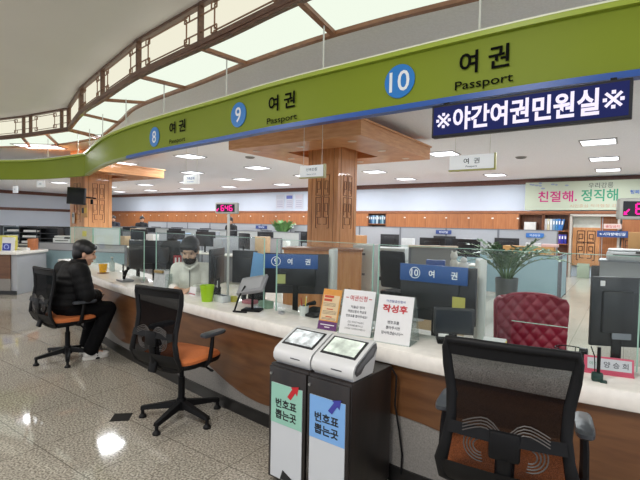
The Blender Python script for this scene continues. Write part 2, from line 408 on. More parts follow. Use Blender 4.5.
# lit soffit between cove and office ceiling
bp = post_points(BLN, [334, 246.7, 185.6, 146, 118.6, 101], ZC)
br = [p for p in BLN if (p-bp[0]).length > 1.2 and p.x > bp[0].x][-1]
br2 = [p for p in BLN if (p-br).length > 1.3 and p.x > br.x][-1]
CR = [pr2, pr]+cp_; BR = [br2, br]+bp
CR2 = [CL[-1]]+[at_px(CL2, x, ZC)[0] for x in (46, 22)]+[CL2[-1]]; BR2 = [BLN[-1]]+[at_px(BLN2, x, ZC)[0] for x in (58, 30)]+[BLN2[-1]]
def between(line, A, B):
    ia = min(range(len(line)), key=lambda i: (line[i]-A).length); ib = min(range(len(line)), key=lambda i: (line[i]-B).length)
    return [A]+line[ia+1:ib:4]+[B]
for cs, bs, cl, bl in ((CR, BR, CL, BLN), (CR2, BR2, CL2, BLN2)):
    for i in range(len(cs)-1):
        poly = between(cl, cs[i], cs[i+1])+between(bl, bs[i], bs[i+1])[::-1]
        g = MB(); g.prism([(p.x, p.y) for p in poly], ZC+.005, ZC+.03, 'z'); pan = g.build('soffit_panel', M_soffit, cove, ang=0)
    for i in range(len(cs)):
        a, b = cs[i], bs[i]; r = MB(); mid = (a+b)/2; dd = b-a
        r.box((mid.x, mid.y, ZC-.005), (dd.length, .055, .05), rz=math.atan2(dd.y, dd.x)); r.build('rib', M_rib, cove, ang=0)
a, b = CL[-1], BLN[-1]
for line, nm, mm, w in ((BLN, 'edge_rail', M_rib, .05), (BLN2, 'edge_rail', M_rib, .05), (CL, 'bottom_rail', M_frame, .05), (CL2, 'bottom_rail', M_frame, .05)):
    r = MB(); r.loft(strip(offset(line, -w/2), offset(line, w/2), ZC-.03, ZC+.03)); r.build(nm, mm, cove, ang=20)
# ------------------------------------------------------------------ overhead green sign fascia
ZB, ZT, ZBL = 2.44, 2.815, 2.402
def fascia(line, label, rods, blue_px):
    t = thing('overhead_sign_fascia', label, 'sign', (0, 0, 0))
    mb = MB(); mb.loft(strip(line, offset(line, .07), ZBL+.002 if not blue_px else ZB, ZT)); mb.build('green_panel', M_green, t, ang=20)
    mb = MB(); mb.loft(strip(offset(line, -.035), offset(line, .075), ZT-.02, ZT+.018)); mb.build('top_lip', M_greenlip, t, ang=20)
    mb = MB(); mb.loft(strip(offset(line, -.037), offset(line, -.025), ZT+.012, ZT+.022)); mb.build('edge_strip', mat('pale_edge', '#e8ecd2', .4), t, ang=20)
    if blue_px:
        k = next(i for i, p in enumerate(line) if proj((p.x, p.y, ZB))[0] < blue_px)
        mb = MB(); mb.loft(strip(offset(line, -.012)[:k+1], offset(line, .07)[:k+1], ZBL, ZB)); mb.build('blue_strip', M_blue, t, ang=20)
        mb = MB(); mb.loft(strip(line[k:], offset(line, .07)[k:], ZBL, ZB)); mb.build('lower_strip', mat('dull_green_strip', '#7e8a58', .35), t, ang=20)
    for x in rods:
        p, r = at_px(offset(line, .035), x, 3.0); mb = MB(); mb.cyl((p.x, p.y, ZT), (p.x, p.y, ZC+.02), .007, seg=8); mb.build('hanging_rod', M_rod, t)
    return t
fas = fascia(GL, 'long curved green overhead sign with blue lower edge and numbers 8, 9, 10', [480, 323.5, 226.5, 164, 126, 102.7, 89.6], 128)
fascia(GL2, 'plain green overhead fascia without lettering beyond the numbered sign', [78, 48], None)
def on_fascia(px, py):
    p, r = at_px(GL, px, 2.6); q = Q(px, py, p.y); return p, r, q.z
def fascia_width(px0, px1): return (at_px(GL, px1, 2.6)[0]-at_px(GL, px0, 2.6)[0]).length
for n, x, y in (('10', 400, 81.5), ('9', 239, 115), ('8', 155, 137)):
    p, r, z = on_fascia(x, y); nn = Vector((math.sin(r), -math.cos(r), 0)); p = p+nn*.003
    mb = MB(); mb.cyl((0, 0, 0), (0, -.008, 0), .122, seg=40); b = mb.build('number_badge', M_badge, fas, (p.x, p.y, z), r)
    b['label'] = f'round blue badge with white number {n}'
    text(n, b, 0, -.0095, 0, h=.15, m=M_wletter, bold=.008)
for px0, px1, y, h, body, bold in ((459, 509, 60, .15, '여 권', .02), (455, 513, 83.5, .075, 'Passport', .006), (269, 295.5, 102, .145, '여 권', .02), (267.5, 297.5, 120, .07, 'Passport', .006),
                            (170, 186, 127, .14, '여 권', .02), (170, 186, 141, .065, 'Passport', .006)):
    pm = (px0+px1)/2; p, r, z = on_fascia(pm, y); nn = Vector((math.sin(r), -math.cos(r), 0)); p = p+nn*.012
    text(body, fas, p.x, p.y, z, w=fascia_width(px0, px1), h=h, m=M_lettering, bold=bold, rz=r)
# ------------------------------------------------------------------ LED message board hanging at the fascia
pl, _ = at_px(offset(GL, -.09), 432, 2.3); prr, _ = at_px(offset(GL, -.12), 633, 2.3)
dv = prr-pl; LW = dv.length; lr = math.atan2(dv.y, dv.x); mid = (pl+prr)/2
led = thing('message_board', 'long dark blue dot-matrix board with white Korean message under the green fascia', 'display', (mid.x, mid.y, 2.262), lr)
mb = MB(); mb.box((0, .03, 0), (LW, .06, .215), .004); mb.build('housing', mat('led_housing', '#14151f', .5), led)
mb = MB(); mb.box((0, -.002, 0), (LW-.03, .004, .185)); mb.build('screen', emis('led_dark_screen', '#2b3062', .9), led, ang=0)
M_ledw = emis('led_white', '#f1e8ff', 1.15)
text('야간여권민원실', led, 0, -.0075, 0, w=LW-.30, h=.15, m=M_ledw, bold=.03)
for sx in (-1, 1):
    mb = MB(); cx = sx*(LW/2-.085)
    for a in (PI/4, -PI/4): mb.box((cx, -.0075, 0), (.105, .001, .016), ry=a)
    for dx, dz in ((-.04, 0), (.04, 0), (0, .04), (0, -.04)): mb.box((cx+dx, -.0075, dz), (.02, .001, .02))
    mb.build('reference_mark', M_ledw, led, ang=0)
for x in (-LW*.42, LW*.42):
    mb = MB(); mb.box((x, .085, .105), (.03, .13, .04)); mb.build('bracket', M_black, led)
# ------------------------------------------------------------------ ceiling lights, on the grid of the office ceiling
lab = 0
AS = [-.55, -3.6, -6.7, -9.45, -12.5, -15.8, -18.9, -22.0, -25.1]; BS = [5.2, 7.6, 10.15, 12.6, 15.0]
lm = MB(); lm.box((0, 0, -.012), (.56, .56, .01)); lme = lm.mesh('diffuser', M_panel, 0)
fm = MB()
for sx, sy, dx, dy in ((0, .295, .62, .03), (0, -.295, .62, .03), (.295, 0, .03, .56), (-.295, 0, .03, .56)): fm.box((sx, sy, -.01), (dx, dy, .02))
fme = fm.mesh('frame', mat('white_light_frame', '#a9a9a9', .5), 0)
lamp = bpy.data.lights.new('panel_lamp', 'AREA'); lamp.size = .54; lamp.energy = 57; lamp.color = (.93, .96, 1)
def panel_lamp(q):
    o = bpy.data.objects.new('panel_lamp', lamp); C.objects.link(o); o.location = (q.x, q.y, ZC-.03); o.rotation_euler = (0, 0, GRID)
def inside_office(q):
    if proj((q.x, q.y, 3))[0] < -400: return False
    for line, s in ((BLN, 1), (BLN2, 1)):
        i = min(range(len(line)), key=lambda k: (line[k]-q).length); t = tangents(line)[i]; n = Vector((t.y, -t.x, 0))
        if (q-line[i]).length < 30 and (q-line[i]).dot(n) < .55: return False
    return True
for j, b in enumerate(BS):
    for i, a in enumerate(AS):
        q = AB(a, b)
        if not inside_office(q) or (Vector((q.x, q.y, 0))-AB(-4.54, 7, 0)).length < 1.9: continue
        row = ['row above the counter', 'row behind the wooden canopy', 'middle row', 'row before the rear wall', 'row along the rear wall'][j]
        t = thing('ceiling_light', f'{ORD[i]} square white ceiling light from the doorway side, {row}', 'ceiling light', (q.x, q.y, ZC), GRID, 'square office ceiling lights')
        link('diffuser', lme, t); link('frame', fme, t); panel_lamp(q)
for x, y in ((40, 146), (107, 137.5)):
    q = P(x, y, ZC); t = thing('ceiling_light', 'bright ceiling light seen just beneath the lattice cove at the far corner' if x > 60 else 'wide ceiling light above the plain green fascia', 'ceiling light', q, GRID+.6, 'square office ceiling lights')
    o = link('diffuser', lme, t); link('frame', fme, t); panel_lamp(q); t.scale = (1.6, 1.0, 1) if x < 60 else (1, 1, 1)
for k, (x, y) in enumerate(((334, 116), (525, 131), (252, 160), (245, 165), (252, 176), (523, 125.5))):
    pass
for x, y, lb in ((250, 157, 'round dark ceiling vent beyond the number 9 sign'), (524, 117, 'small round ceiling vent between hanging sign and message board'), (521, 157, 'slim ceiling vent above the hanging sign at counter ten')):
    q = P(x, y, ZC); mb = MB(); mb.cyl((0, 0, 0), (0, 0, -.03), .13, .11, 20)
    t = thing('ceiling_vent', lb, 'vent', q, 0); mb.build('rim', mat('vent_grey', '#8d8c8b', .6), t)
    mb = MB(); mb.cyl((0, 0, -.028), (0, 0, -.034), .085, seg=20); mb.build('grille', mat('vent_dark', '#3c3b3a', .6), t)
# lamps of the public hall (real fixtures on the hall ceiling behind and beside the viewpoint)
for x, y, e, s in ((-1.2, .4, 120, 1.2), (-5.5, 3.2, 140, 1.2), (2.6, -2.2, 110, 1.2), (-9.5, 5.5, 150, 1.4)):
    l = bpy.data.lights.new('hall_lamp', 'AREA'); l.energy = e; l.size = s; l.color = (1, .97, .93)
    o = bpy.data.objects.new('hall_lamp', l); C.objects.link(o); o.location = (x, y, ZH-.03)
w = bpy.data.worlds.new('world'); bpy.context.scene.world = w; w.use_nodes = True
w.node_tree.nodes['Background'].inputs[0].default_value = (.8, .85, .95, 1); w.node_tree.nodes['Background'].inputs[1].default_value = 1.45
# ------------------------------------------------------------------ columns with canopies
def carving(mb, w, z0, z1, y, t=.010):
    def hb(x0, x1, z): mb.box(((x0+x1)/2, y, z), (abs(x1-x0), .008, t))
    def vb(x, za, zb): mb.box((x, y, (za+zb)/2), (t, .008, abs(zb-za)))
    h = (z1-z0); u = w/2
    for s in (-1, 1):
        x0, x1 = s*u*.16, s*u
        for k, (a, b) in enumerate(((.62, 1), (.2, .58))):
            A, B = z0+h*a, z0+h*b; hh = B-A
            hb(x0, x1, A); hb(x0, x1, B); vb(x0, A, B); vb(x1, A, B)
            hb(x0+s*u*.2, x1-s*u*.2, A+hh*.3); hb(x0+s*u*.2, x1-s*u*.2, A+hh*.7); vb(x0+s*u*.2, A+hh*.3, A+hh*.7); vb(x1-s*u*.2, A+hh*.12, A+hh*.7)
        vb(x1, z0, z0+h*.2); hb(x1-s*u*.25, x1, z0); vb(x1-s*u*.35, z0+h*.07, z0+h*.2); hb(x0, x1-s*u*.35, z0+h*.07)
    hb(-u*.3, u*.3, z0+h*.6)
def column(a, b, s, size, label, h0=2.85, h1=3.08):
    q = AB(a, b); t = thing('wooden_column', label, 'column', (q.x, q.y, 0), GRID)
    mb = MB(); mb.box((0, 0, ZC/2), (s, s, ZC)); mb.build('shaft', M_oak, t, ang=0)
    for nm, rz in (('front', 0), ('side', PI/2)):
        mb = MB()
        for x in (-s*.36, s*.36): mb.box((x, -s/2-.001, 1.6), (.006, .006, 2.8))
        mb.build('panel_groove', M_oakd, t, ang=0, rz=rz)
        mb = MB(); carving(mb, s*.44, 1.48, 2.44, -s/2-.003); mb.build('carving', M_oakd, t, ang=0, rz=rz)
    c = MB(); w = size; r = .62 if size > 2 else .4
    # ring with recess round the shaft
    for sx, sy, dx, dy in ((0, (w/2+r)/2, w, w/2-r), (0, -(w/2+r)/2, w, w/2-r), ((w/2+r)/2, 0, w/2-r, 2*r), (-(w/2+r)/2, 0, w/2-r, 2*r)):
        c.box((sx, sy, (h0+h1)/2), (dx, dy, h1-h0))
    cn = c.build('canopy', M_oakh, t, ang=0)
    e = MB(); e.box((0, 0, h1+.012), (w+.05, w+.05, .03)); e.build('canopy_edge', M_oakh, cn, ang=0)
    e = MB(); e.box((0, 0, h1+.03), (w*.75, w*.75, .05)); e.build('recess_panel', M_oakd, cn, ang=0)
    for k in range(3):
        for sx, sy in ((k-1, -1), (k-1, 1), (-1, 0) if k == 0 else (1, 0) if k == 2 else (None, None)):
            if sx is None: continue
            d = MB(); x, y = sx*w*.37, sy*w*.37; d.cyl((x, y, h0+.002), (x, y, h0-.008), .07, seg=18); d.build('downlight', mat('downlight_ring', '#d8c9ba', .4), cn)
    return t
column(-4.60, 7.0, .66, 2.72, 'tall carved oak column with square wooden canopy behind counter nine')
q2 = AB(-11.2, 5.8)
column(-11.27, 5.97, .70, 2.5, 'carved oak column carrying a small black monitor near the far corner', 2.66, 2.86)
# ------------------------------------------------------------------ service counter
ZK = .82
ct = thing('service_counter', 'long curved passport counter with white stone top and wavy wood and grey front', 'counter', (0, 0, 0))
prof = [(.03, .715), (.008, .725), (0, .745), (0, .80), (.006, .815), (.02, ZK), (.46, ZK), (.46, .715)]
TK = tangents(KL)
def koff(i, d): return KL[i]+Vector((TK[i].y, -TK[i].x, 0))*d
mb = MB(); mb.loft([[(koff(i, o).x, koff(i, o).y, z) for o, z in prof] for i in range(len(KL))]); mb.build('countertop', M_stone, ct, ang=25)
s0 = min(range(len(KL)), key=lambda i: abs(KL[i].x+.449)); acc = [0]
for p, q in zip(KL, KL[1:]): acc.append(acc[-1]+(q-p).length)
def zw(i): return .285-.125*math.cos(2*PI*(acc[i]-acc[s0])/2.45)
for nm, za, zb, o0, m in (('front_panel', zw, lambda i: .72, .05, M_counterwood), ('kick_panel', lambda i: .09, zw, .056, M_kick), ('baseboard', lambda i: 0, lambda i: .095, .044, M_base)):
    mb = MB(); mb.loft([[(koff(i, o0).x, koff(i, o0).y, za(i)), (koff(i, o0+.03).x, koff(i, o0+.03).y, za(i)), (koff(i, o0+.03).x, koff(i, o0+.03).y, zb(i)), (koff(i, o0).x, koff(i, o0).y, zb(i))] for i in range(len(KL))])
    mb.build(nm, m, ct, ang=25)
mb = MB(); k = len(KL)-1; a, b = koff(k, .05), koff(k, .44); dd = b-a; mid = (a+b)/2
mb.box((mid.x, mid.y, .36), (dd.length, .03, .72), rz=math.atan2(dd.y, dd.x)); mb.build('end_panel', mat('grey_laminate', '#a9acaf', .5), ct, ang=0)
def desk_piece(pxa, pxb, label):
    line = offset(KL, .47); ia = min(range(len(line)), key=lambda i: abs(proj((line[i].x, line[i].y, .72))[0]-pxa) if line[i].y > .5 else 1e9); ib = min(range(len(line)), key=lambda i: abs(proj((line[i].x, line[i].y, .72))[0]-pxb) if line[i].y > .5 else 1e9)
    t = thing('staff_desk', label, 'desk', (0, 0, 0), 0, 'staff desks behind the counter')
    A = [koff(i, .47) for i in range(ia, ib+1)]; B = [koff(i, .98) for i in range(ia, ib+1)]; A2 = [koff(i, .50) for i in range(ia, ib+1)]
    mb = MB(); mb.loft(strip(A, B, .69, .72)); mb.build('desktop', mat('pale_desktop', '#c6c2ba', .4, var=.03, vscale=12), t, ang=20)
    mb = MB(); mb.loft(strip(A, A2, 0, .69)); mb.build('modesty_panel', mat('grey_laminate', '#a9acaf', .5), t, ang=20)
    for k in (1, len(B)-2):
        mb = MB(); mb.box((B[k].x, B[k].y-.03, .345), (.05, .05, .69)); mb.build('leg', M_steel, t)
desk_piece(560, 232, 'longest pale staff desk behind the counter under the numbered monitors')
desk_piece(158, 64, 'pale staff desk behind the counter facing the seated customer')
# ------------------------------------------------------------------ office chair
M_orange = mat('orange_fabric', '#c8703c', .85, var=.08, vscale=150, bump=.2, bscale=300)
M_net = netting('black_netting', '#0d0d0f', .05)
M_netlow = netting('black_netting_open', '#100e0f', .13); M_net3 = netting('near_netting', '#0d0d0f', .13); M_net3low = netting('near_netting_open', '#120f10', .24)
M_pad = mat('arm_pad_grey', '#3d4147', .38)
def office_chair(label, loc, rz, lift=0.0, base_rot=0.0, group='orange seated customer chairs', nets=None):
    nets = nets or (M_net, M_netlow)
    t = thing('office_chair', label, 'chair', loc, rz, group)
    b = MB()
    for k in range(5):
        a = base_rot+2*PI*k/5; c, s = math.cos(a), math.sin(a)
        rings = []
        for r, w, h, z in ((.03, .032, .05, .115), (.15, .026, .04, .098), (.315, .02, .026, .075)):
            cx, cy = r*c, r*s; px, py = -s*w, c*w
            rings.append([(cx-px, cy-py, z-h/2), (cx+px, cy+py, z-h/2), (cx+px*.7, cy+py*.7, z+h/2), (cx-px*.7, cy-py*.7, z+h/2)])
        b.loft(rings)
    b.cyl((0, 0, .07), (0, 0, .155), .045, .036, 20); b.build('base', M_black, t)
    for k in range(5):
        a = base_rot+2*PI*k/5; x, y = .303*math.cos(a), .303*math.sin(a)
        g = MB(); g.lathe([(0, 0), (.03, 0), (.03, .012), (.014, .03), (.013, .07), (0, .07)], (x, y, 0), 12); g.build('glide', M_black, t)
    g = MB(); g.cyl((0, 0, .14), (0, 0, .30+lift*.5), .026, seg=16); g.cyl((0, 0, .25), (0, 0, .40+lift), .018, seg=16); g.build('gas_column', M_black, t)
    L = lift
    g = MB(); g.box((0, -.03, .385+L), (.16, .22, .05), .012); g.tube([(.08, .03, .385+L), (.2, .05, .375+L), (.25, .05, .36+L)], .008); g.ball((.26, .05, .357+L), (.022, .012, .01)); g.build('tilt_mechanism', M_black, t)
    def se(w, d, z, n=4, k=28, cy=0):
        return [(w*math.copysign(abs(math.cos(2*PI*i/k))**(2/n), math.cos(2*PI*i/k)), cy+d*math.copysign(abs(math.sin(2*PI*i/k))**(2/n), math.sin(2*PI*i/k)), z) for i in range(k)]
    g = MB(); g.loft([se(.17, .16, .40+L), se(.25, .23, .412+L), se(.26, .24, .435+L), se(.258, .238, .447+L)]); g.build('seat_pan', M_black, t)
    rings = [se(.255, .235, .447+L), se(.258, .238, .468+L), se(.243, .224, .488+L), se(.12, .12, .497+L)]
    rings = [[(x, y, z-(.022 if y > .15 else 0)*max(0, (y-.12)/.12)) for x, y, z in r] for r in rings]
    g = MB(); g.loft(rings); g.build('seat', M_orange, t)
    # backrest
    prof = [(.405, .15, -.19), (.45, .225, -.255), (.53, .232, -.297), (.62, .212, -.292), (.70, .200, -.272), (.80, .206, -.252), (.90, .224, -.250), (.97, .232, -.256), (1.0, .228, -.26)]
    def bow(x): return .35*x*x
    left = [(-w, y+bow(w), z+L) for z, w, y in prof]; rgt = [(w, y+bow(w), z+L) for z, w, y in prof]
    top = [(x, prof[-1][2]+bow(x), 1.002+L) for x in (-.15, -.07, 0, .07, .15)]
    bot = [(x, prof[0][2]+bow(x)-.0, .396+L) for x in (.09, .03, -.03, -.09)]
    loop = left+top+rgt[::-1]+bot; n = len(loop); seg = 8
    g = MB(); rings = []
    for i in range(n):
        p = Vector(loop[i]); q = (Vector(loop[(i+1) % n])-Vector(loop[i-1])).normalized(); yv = Vector((0, 1, 0)); xv = q.cross(yv).normalized()
        rr = .020 if p.z < .95+L else .017
        if p.z < .60+L: rr = .026
        rings.append([p+xv*(rr*math.cos(2*PI*k/seg))+yv*(.016*math.sin(2*PI*k/seg)) for k in range(seg)])
    g.loft(rings, closed=True); g.build('backrest_frame', M_black, t, ang=50)
    def face(z0, z1, steps, dy=0):
        rows = []
        for k in range(steps+1):
            z = z0+(z1-z0)*k/steps; j = max(i for i in range(len(prof)-1) if prof[i][0] <= z+1e-6)
            f = (z-prof[j][0])/(prof[j+1][0]-prof[j][0]); w = prof[j][1]+(prof[j+1][1]-prof[j][1])*f; y = prof[j][2]+(prof[j+1][2]-prof[j][2])*f
            rows.append([(x, y+bow(x)+dy, z+L) for x in [w*u/8 for u in range(-8, 9)]])
        return rows
    g = MB(); g.sheet(face(.43, .70, 6)); g.build('lower_netting', nets[1], t, ang=60)
    g = MB(); g.sheet(face(.70, .995, 8)); g.build('backrest_netting', nets[0], t, ang=60)
    g = MB(); g.sheet(face(.41, .54, 4, -.012)); g.build('back_shell', M_black, t, ang=60)
    g = MB(); g.sheet(face(.945, .995, 2, -.006)); g.build('top_rail', M_black, t, ang=60)
    g = MB(); rows = [[(x, y-.03, z) for x, y, z in r] for r in face(.655, .70, 2)]
    g.sheet(rows); g.box((0, -.302, .645+L), (.11, .025, .11), .012); g.box((0, -.262, .50+L), (.07, .03, .22), .01, rx=-.3); lp = g.build('lumbar_support', M_black, t)
    g = MB()
    for s in (-1, 1):
        for k in range(4):
            r = .025+.012*k
            g.tube([(s*(.085+r*math.cos(a)), -.300+.3*r*.5, .625+L+r*math.sin(a)) for a in [PI*(-.55+.95*u/9) for u in range(10)]], .0028, 5)
            g.tube([(s*(.02+.13*u/6), -.300, .735+L-.012*k-.03*(u/6-.55)**2*4+.006*math.sin(u)) for u in range(7)], .0026, 5)
    g.build('lumbar_fins', mat('lumbar_fin_grey', '#4a4644', .5), lp)
    g = MB(); g.tube([(0, -.05, .385+L), (0, -.20, .40+L), (0, -.275, .46+L), (0, -.30, .60+L)], [.035, .032, .03, .028], 10, (1, .6)); g.build('back_spine', M_black, t)
    for s in (-1, 1):
        g = MB(); g.tube([(s*.14, 0, .40+L), (s*.245, 0, .405+L), (s*.28, .01, .45+L), (s*.28, .03, .55+L), (s*.275, .045, .635+L)], [.02, .022, .022, .02, .018], 8, (1.1, .8)); ap = g.build('armrest', M_black, t)
        g = MB(); g.loft([[(s*.275+x, .05+y, z+L) for x, y, z in se(.036*f, .125*f, zz)] for zz, f in ((.632, .9), (.64, 1), (.655, 1), (.662, .9))]); g.build('arm_pad', M_pad, ap)
    return t
CH = [office_chair('black mesh chair with orange seat, occupied by the customer in the black jacket', (-2.76, 4.85, 0), math.radians(54.7-90), .02, math.radians(46.9)),
      office_chair('empty black mesh office chair with orange seat standing alone at the counter middle', (-1.07, 3.46, 0), math.radians(62-90), .05, math.radians(65)),
      office_chair('large black mesh chair seen from behind, close before the counter at the red seat', (.83, 1.875, 0), math.radians(63-90), .10, .2, nets=(M_net3, M_net3low))]
# ------------------------------------------------------------------ people
M_skin = mat('skin', '#c79a80', .55); M_skin2 = mat('skin_pale', '#c9a48c', .55); M_hair = mat('black_hair', '#141214', .45, var=.3, vscale=60)
M_dark = mat('eye_dark', '#1b1512', .3); M_lip = mat('lips', '#a8695c', .5)
def V(*a): return Vector(a)
def person(label, loc, rz, J, top, trousers=None, shoes=None, vs=.009, mask=None, puff=0, hair_long=0, group=None, detail=True, glasses=False):
    t = thing('person', label, 'person', loc, rz, group)
    hd = Matrix.Translation(J['head']) @ Matrix.Diagonal((J.get('hs', 1.08),)*3+(1,)) @ Matrix.Rotation(J.get('yaw', 0), 4, 'Z') @ Matrix.Rotation(-J.get('pitch', 0), 4, 'X')
    R3 = hd.to_3x3()
    h = lambda *a: hd @ Vector(a)
    b = MB()
    b.ball(h(0, -.012, .03), (.074, .092, .088), rot=R3); b.ball(h(0, .012, -.035), (.058, .07, .075), rot=R3); b.ball(h(0, .045, -.088), (.032, .03, .026), rot=R3)
    b.ball(h(0, .088, -.02), (.011, .016, .022), rot=R3); b.cyl(h(0, .075, .015), h(0, .098, -.028), .007, .011, 8); b.ball(h(0, .072, .035), (.05, .016, .012), rot=R3)
    for s in (-1, 1):
        b.ball(h(s*.075, -.008, -.012), (.009, .018, .03), rot=R3); b.ball(h(s*.038, .052, -.03), (.024, .024, .022), rot=R3)
    b.cyl(J['neck'], h(0, -.015, -.05), .052, .048, 14); b.ball(J['neck'], .06)
    limb(b, [(J['pelvis'], .115), (J['chest'], .10), (J['neck']-V(0, 0, .03), .05)])
    for sh, el, wr, hdn in J['arms']:
        limb(b, [(J['chest']+V(0, 0, .12), .07), (sh, .055), (el, .042), (wr, .03)])
        dv = (hdn-wr).normalized(); side = dv.cross(V(0, 0, 1)).normalized(); pn = side.cross(dv).normalized()
        inner = 1 if sh.x < 0 else -1
        limb(b, [(wr, .028), (wr+dv*.045, .03)], 10); b.ball(wr+dv*.06, (.04, .04, .022))
        for k, (o, ln) in enumerate(((-.03, .062), (-.011, .078), (.009, .074), (.028, .056))):
            p0 = wr+dv*.085+side*o; p1 = p0+dv*ln*.5-pn*.006; p2 = p1+dv*ln*.35-pn*.022; limb(b, [(p0, .0105), (p1, .010), (p2, .009)], 8)
        p0 = wr+dv*.03+side*.03*inner; p1 = p0+side*.03*inner+dv*.03; limb(b, [(p0, .013), (p1, .011), (p1+dv*.03, .0095)], 8)
    for hip, kn, an, toe in J.get('legs', []):
        limb(b, [(J['pelvis'], .12), (hip, .09), (kn, .06), (an, .042)]); limb(b, [(an, .042), (toe, .03)])
    voxel(b, 'body', J.get('skin', M_skin), t, vs, 3)
    # top garment
    g = MB(); e = puff
    sx = .155+e
    g.ball(J['pelvis']+V(0, 0, .04), (sx+.01, .125+e, .14)); g.ball(J['chest'], (sx+(.015 if puff else -.015), .125+e, .17)); g.ball((J['chest']+J['neck'])/2, (.10+e, .085+e*.6, .11)); g.ball((J['pelvis']+J['chest'])/2, (sx, .125+e, .2))
    g.ball(J['chest']+V(0, 0, .12), (.15+e, .09+e*.6, .075)); g.cyl(J['neck']-V(0, 0, .06), J['neck']+V(0, .0, .025+e*.8), .085+e*.4, .068+e*.5, 16)
    for sh, el, wr, hdn in J['arms']:
        limb(g, [(J['chest']+V(0, 0, .1), .09), (sh, .075+e*.8), (sh.lerp(el, .5), .068+e), (el, .058+e*.9), (el.lerp(wr, .6), .05+e*.8), (wr, .042+e*.5)])
        if puff:
            for f in (.12, .38, .64, .9): g.ball(sh.lerp(el, f), .072+e*1.05, 14, 8)
            for f in (.25, .5, .75): g.ball(el.lerp(wr, f), .058+e, 14, 8)
    if puff:
        for k in range(5):
            p = J['pelvis'].lerp(J['chest'], k/4+.02); g.ball(p+V(0, 0, .03), (sx+.018, .135+e, .06))
    jk = voxel(g, 'jacket', top, t, vs*1.15, 3)
    if trousers:
        g = MB(); g.ball(J['pelvis'], (.175, .14, .10))
        for hip, kn, an, toe in J['legs']:
            limb(g, [(J['pelvis'], .125), (hip, .105), (hip.lerp(kn, .6), .098), (kn, .088), (kn.lerp(an, .5), .082), (an+V(0, 0, .03), .078)])
        voxel(g, 'trousers', trousers, t, vs*1.2, 4)
        for hip, kn, an, toe in J['legs']:
            dv = (toe-an); dv.z = 0; dv.normalize(); a0 = V(an.x, an.y, 0); an_ = math.atan2(dv.y, dv.x)
            u = MB(); Rz = Matrix.Rotation(an_, 3, 'Z')
            for x, rx, ry, rz_, zc in ((-.03, .055, .043, .05, .055), (.06, .07, .045, .04, .045), (.14, .06, .047, .03, .037)): u.ball(a0+dv*x+V(0, 0, zc), (rx, ry, rz_), rot=Rz)
            sh_ = voxel(u, 'shoe', shoes[0], t, .008, 3)
            u = MB(); sd_ = V(-dv.y, dv.x, 0)
            k = 20; ring = lambda z, f: [a0+dv*(.055+.145*f*math.cos(2*PI*i/k))+sd_*((.05+.004*math.cos(2*PI*i/k))*f*math.sin(2*PI*i/k))+V(0, 0, z) for i in range(k)]
            u.loft([ring(0, .96), ring(.008, 1.0), ring(.03, 1.0)]); u.build('sole', shoes[1], sh_)
    # hair
    g = MB(); g.ball(h(0, -.03, .052), (.088, .098, .086), rot=R3); g.ball(h(0, -.058, .0), (.080, .062, .088+hair_long), rot=R3)
    for s in (-1, 1):
        g.ball(h(s*.066, .012, .045), (.022, .055, .05), rot=R3); g.ball(h(s*.04, .055, .066), (.034, .026, .028), rot=R3)
    g.ball(h(0, .038, .072), (.066, .052, .040), rot=R3)
    voxel(g, 'hair', M_hair, t, vs, 2)
    if detail:
        for s in (-1, 1):
            g = MB(); g.ball(h(s*.029, .07, .008), (.011, .006, .006), rot=R3); g.build('eye', M_dark, t)
            g = MB(); g.ball(h(s*.03, .074, .03), (.017, .006, .004), rot=R3); g.build('eyebrow', M_hair, t)
        if mask:
            g = MB(); g.ball(h(0, .03, -.068), (.062, .072, .05), rot=R3); g.ball(h(0, .07, -.05), (.026, .03, .026), rot=R3)
            voxel(g, 'face_mask', mask, t, .008, 4)
        else:
            g = MB(); g.ball(h(0, .076, -.062), (.022, .009, .006), rot=R3); g.build('mouth', M_lip, t)
    return t
jacket_black = mat('black_padded_jacket', '#0a0a0c', .7, var=.2, vscale=14, spec=.25, bump=.35, bscale=16)
person('seated customer in a black padded jacket and wide black trousers leaning over the counter', CH[0].location, CH[0].rotation_euler.z, dict(
    pelvis=V(0, -.03, .60), chest=V(.01, .05, .89), neck=V(.015, .115, 1.065), head=V(.02, .185, 1.165), pitch=.22, yaw=-.5, hs=1.14, skin=M_skin,
    arms=[(V(-.19, .04, .99), V(-.24, .06, .73), V(-.09, .27, .72), V(-.0, .36, .74)), (V(.20, .04, .99), V(.26, .07, .72), V(.10, .28, .68), V(.02, .36, .69))],
    legs=[(V(-.10, .0, .565), V(-.13, .38, .54), V(-.10, .26, .08), V(-.12, .40, .03)), (V(.10, .0, .565), V(.15, .38, .53), V(.17, .17, .08), V(.19, .31, .03))]),
    jacket_black, mat('black_trousers', '#0b0b0d', .85, var=.15, vscale=12, spec=.15), (mat('white_sneaker', '#c9c7c3', .5, var=.15, vscale=18), mat('white_sole', '#dcdad5', .5)), puff=.024)
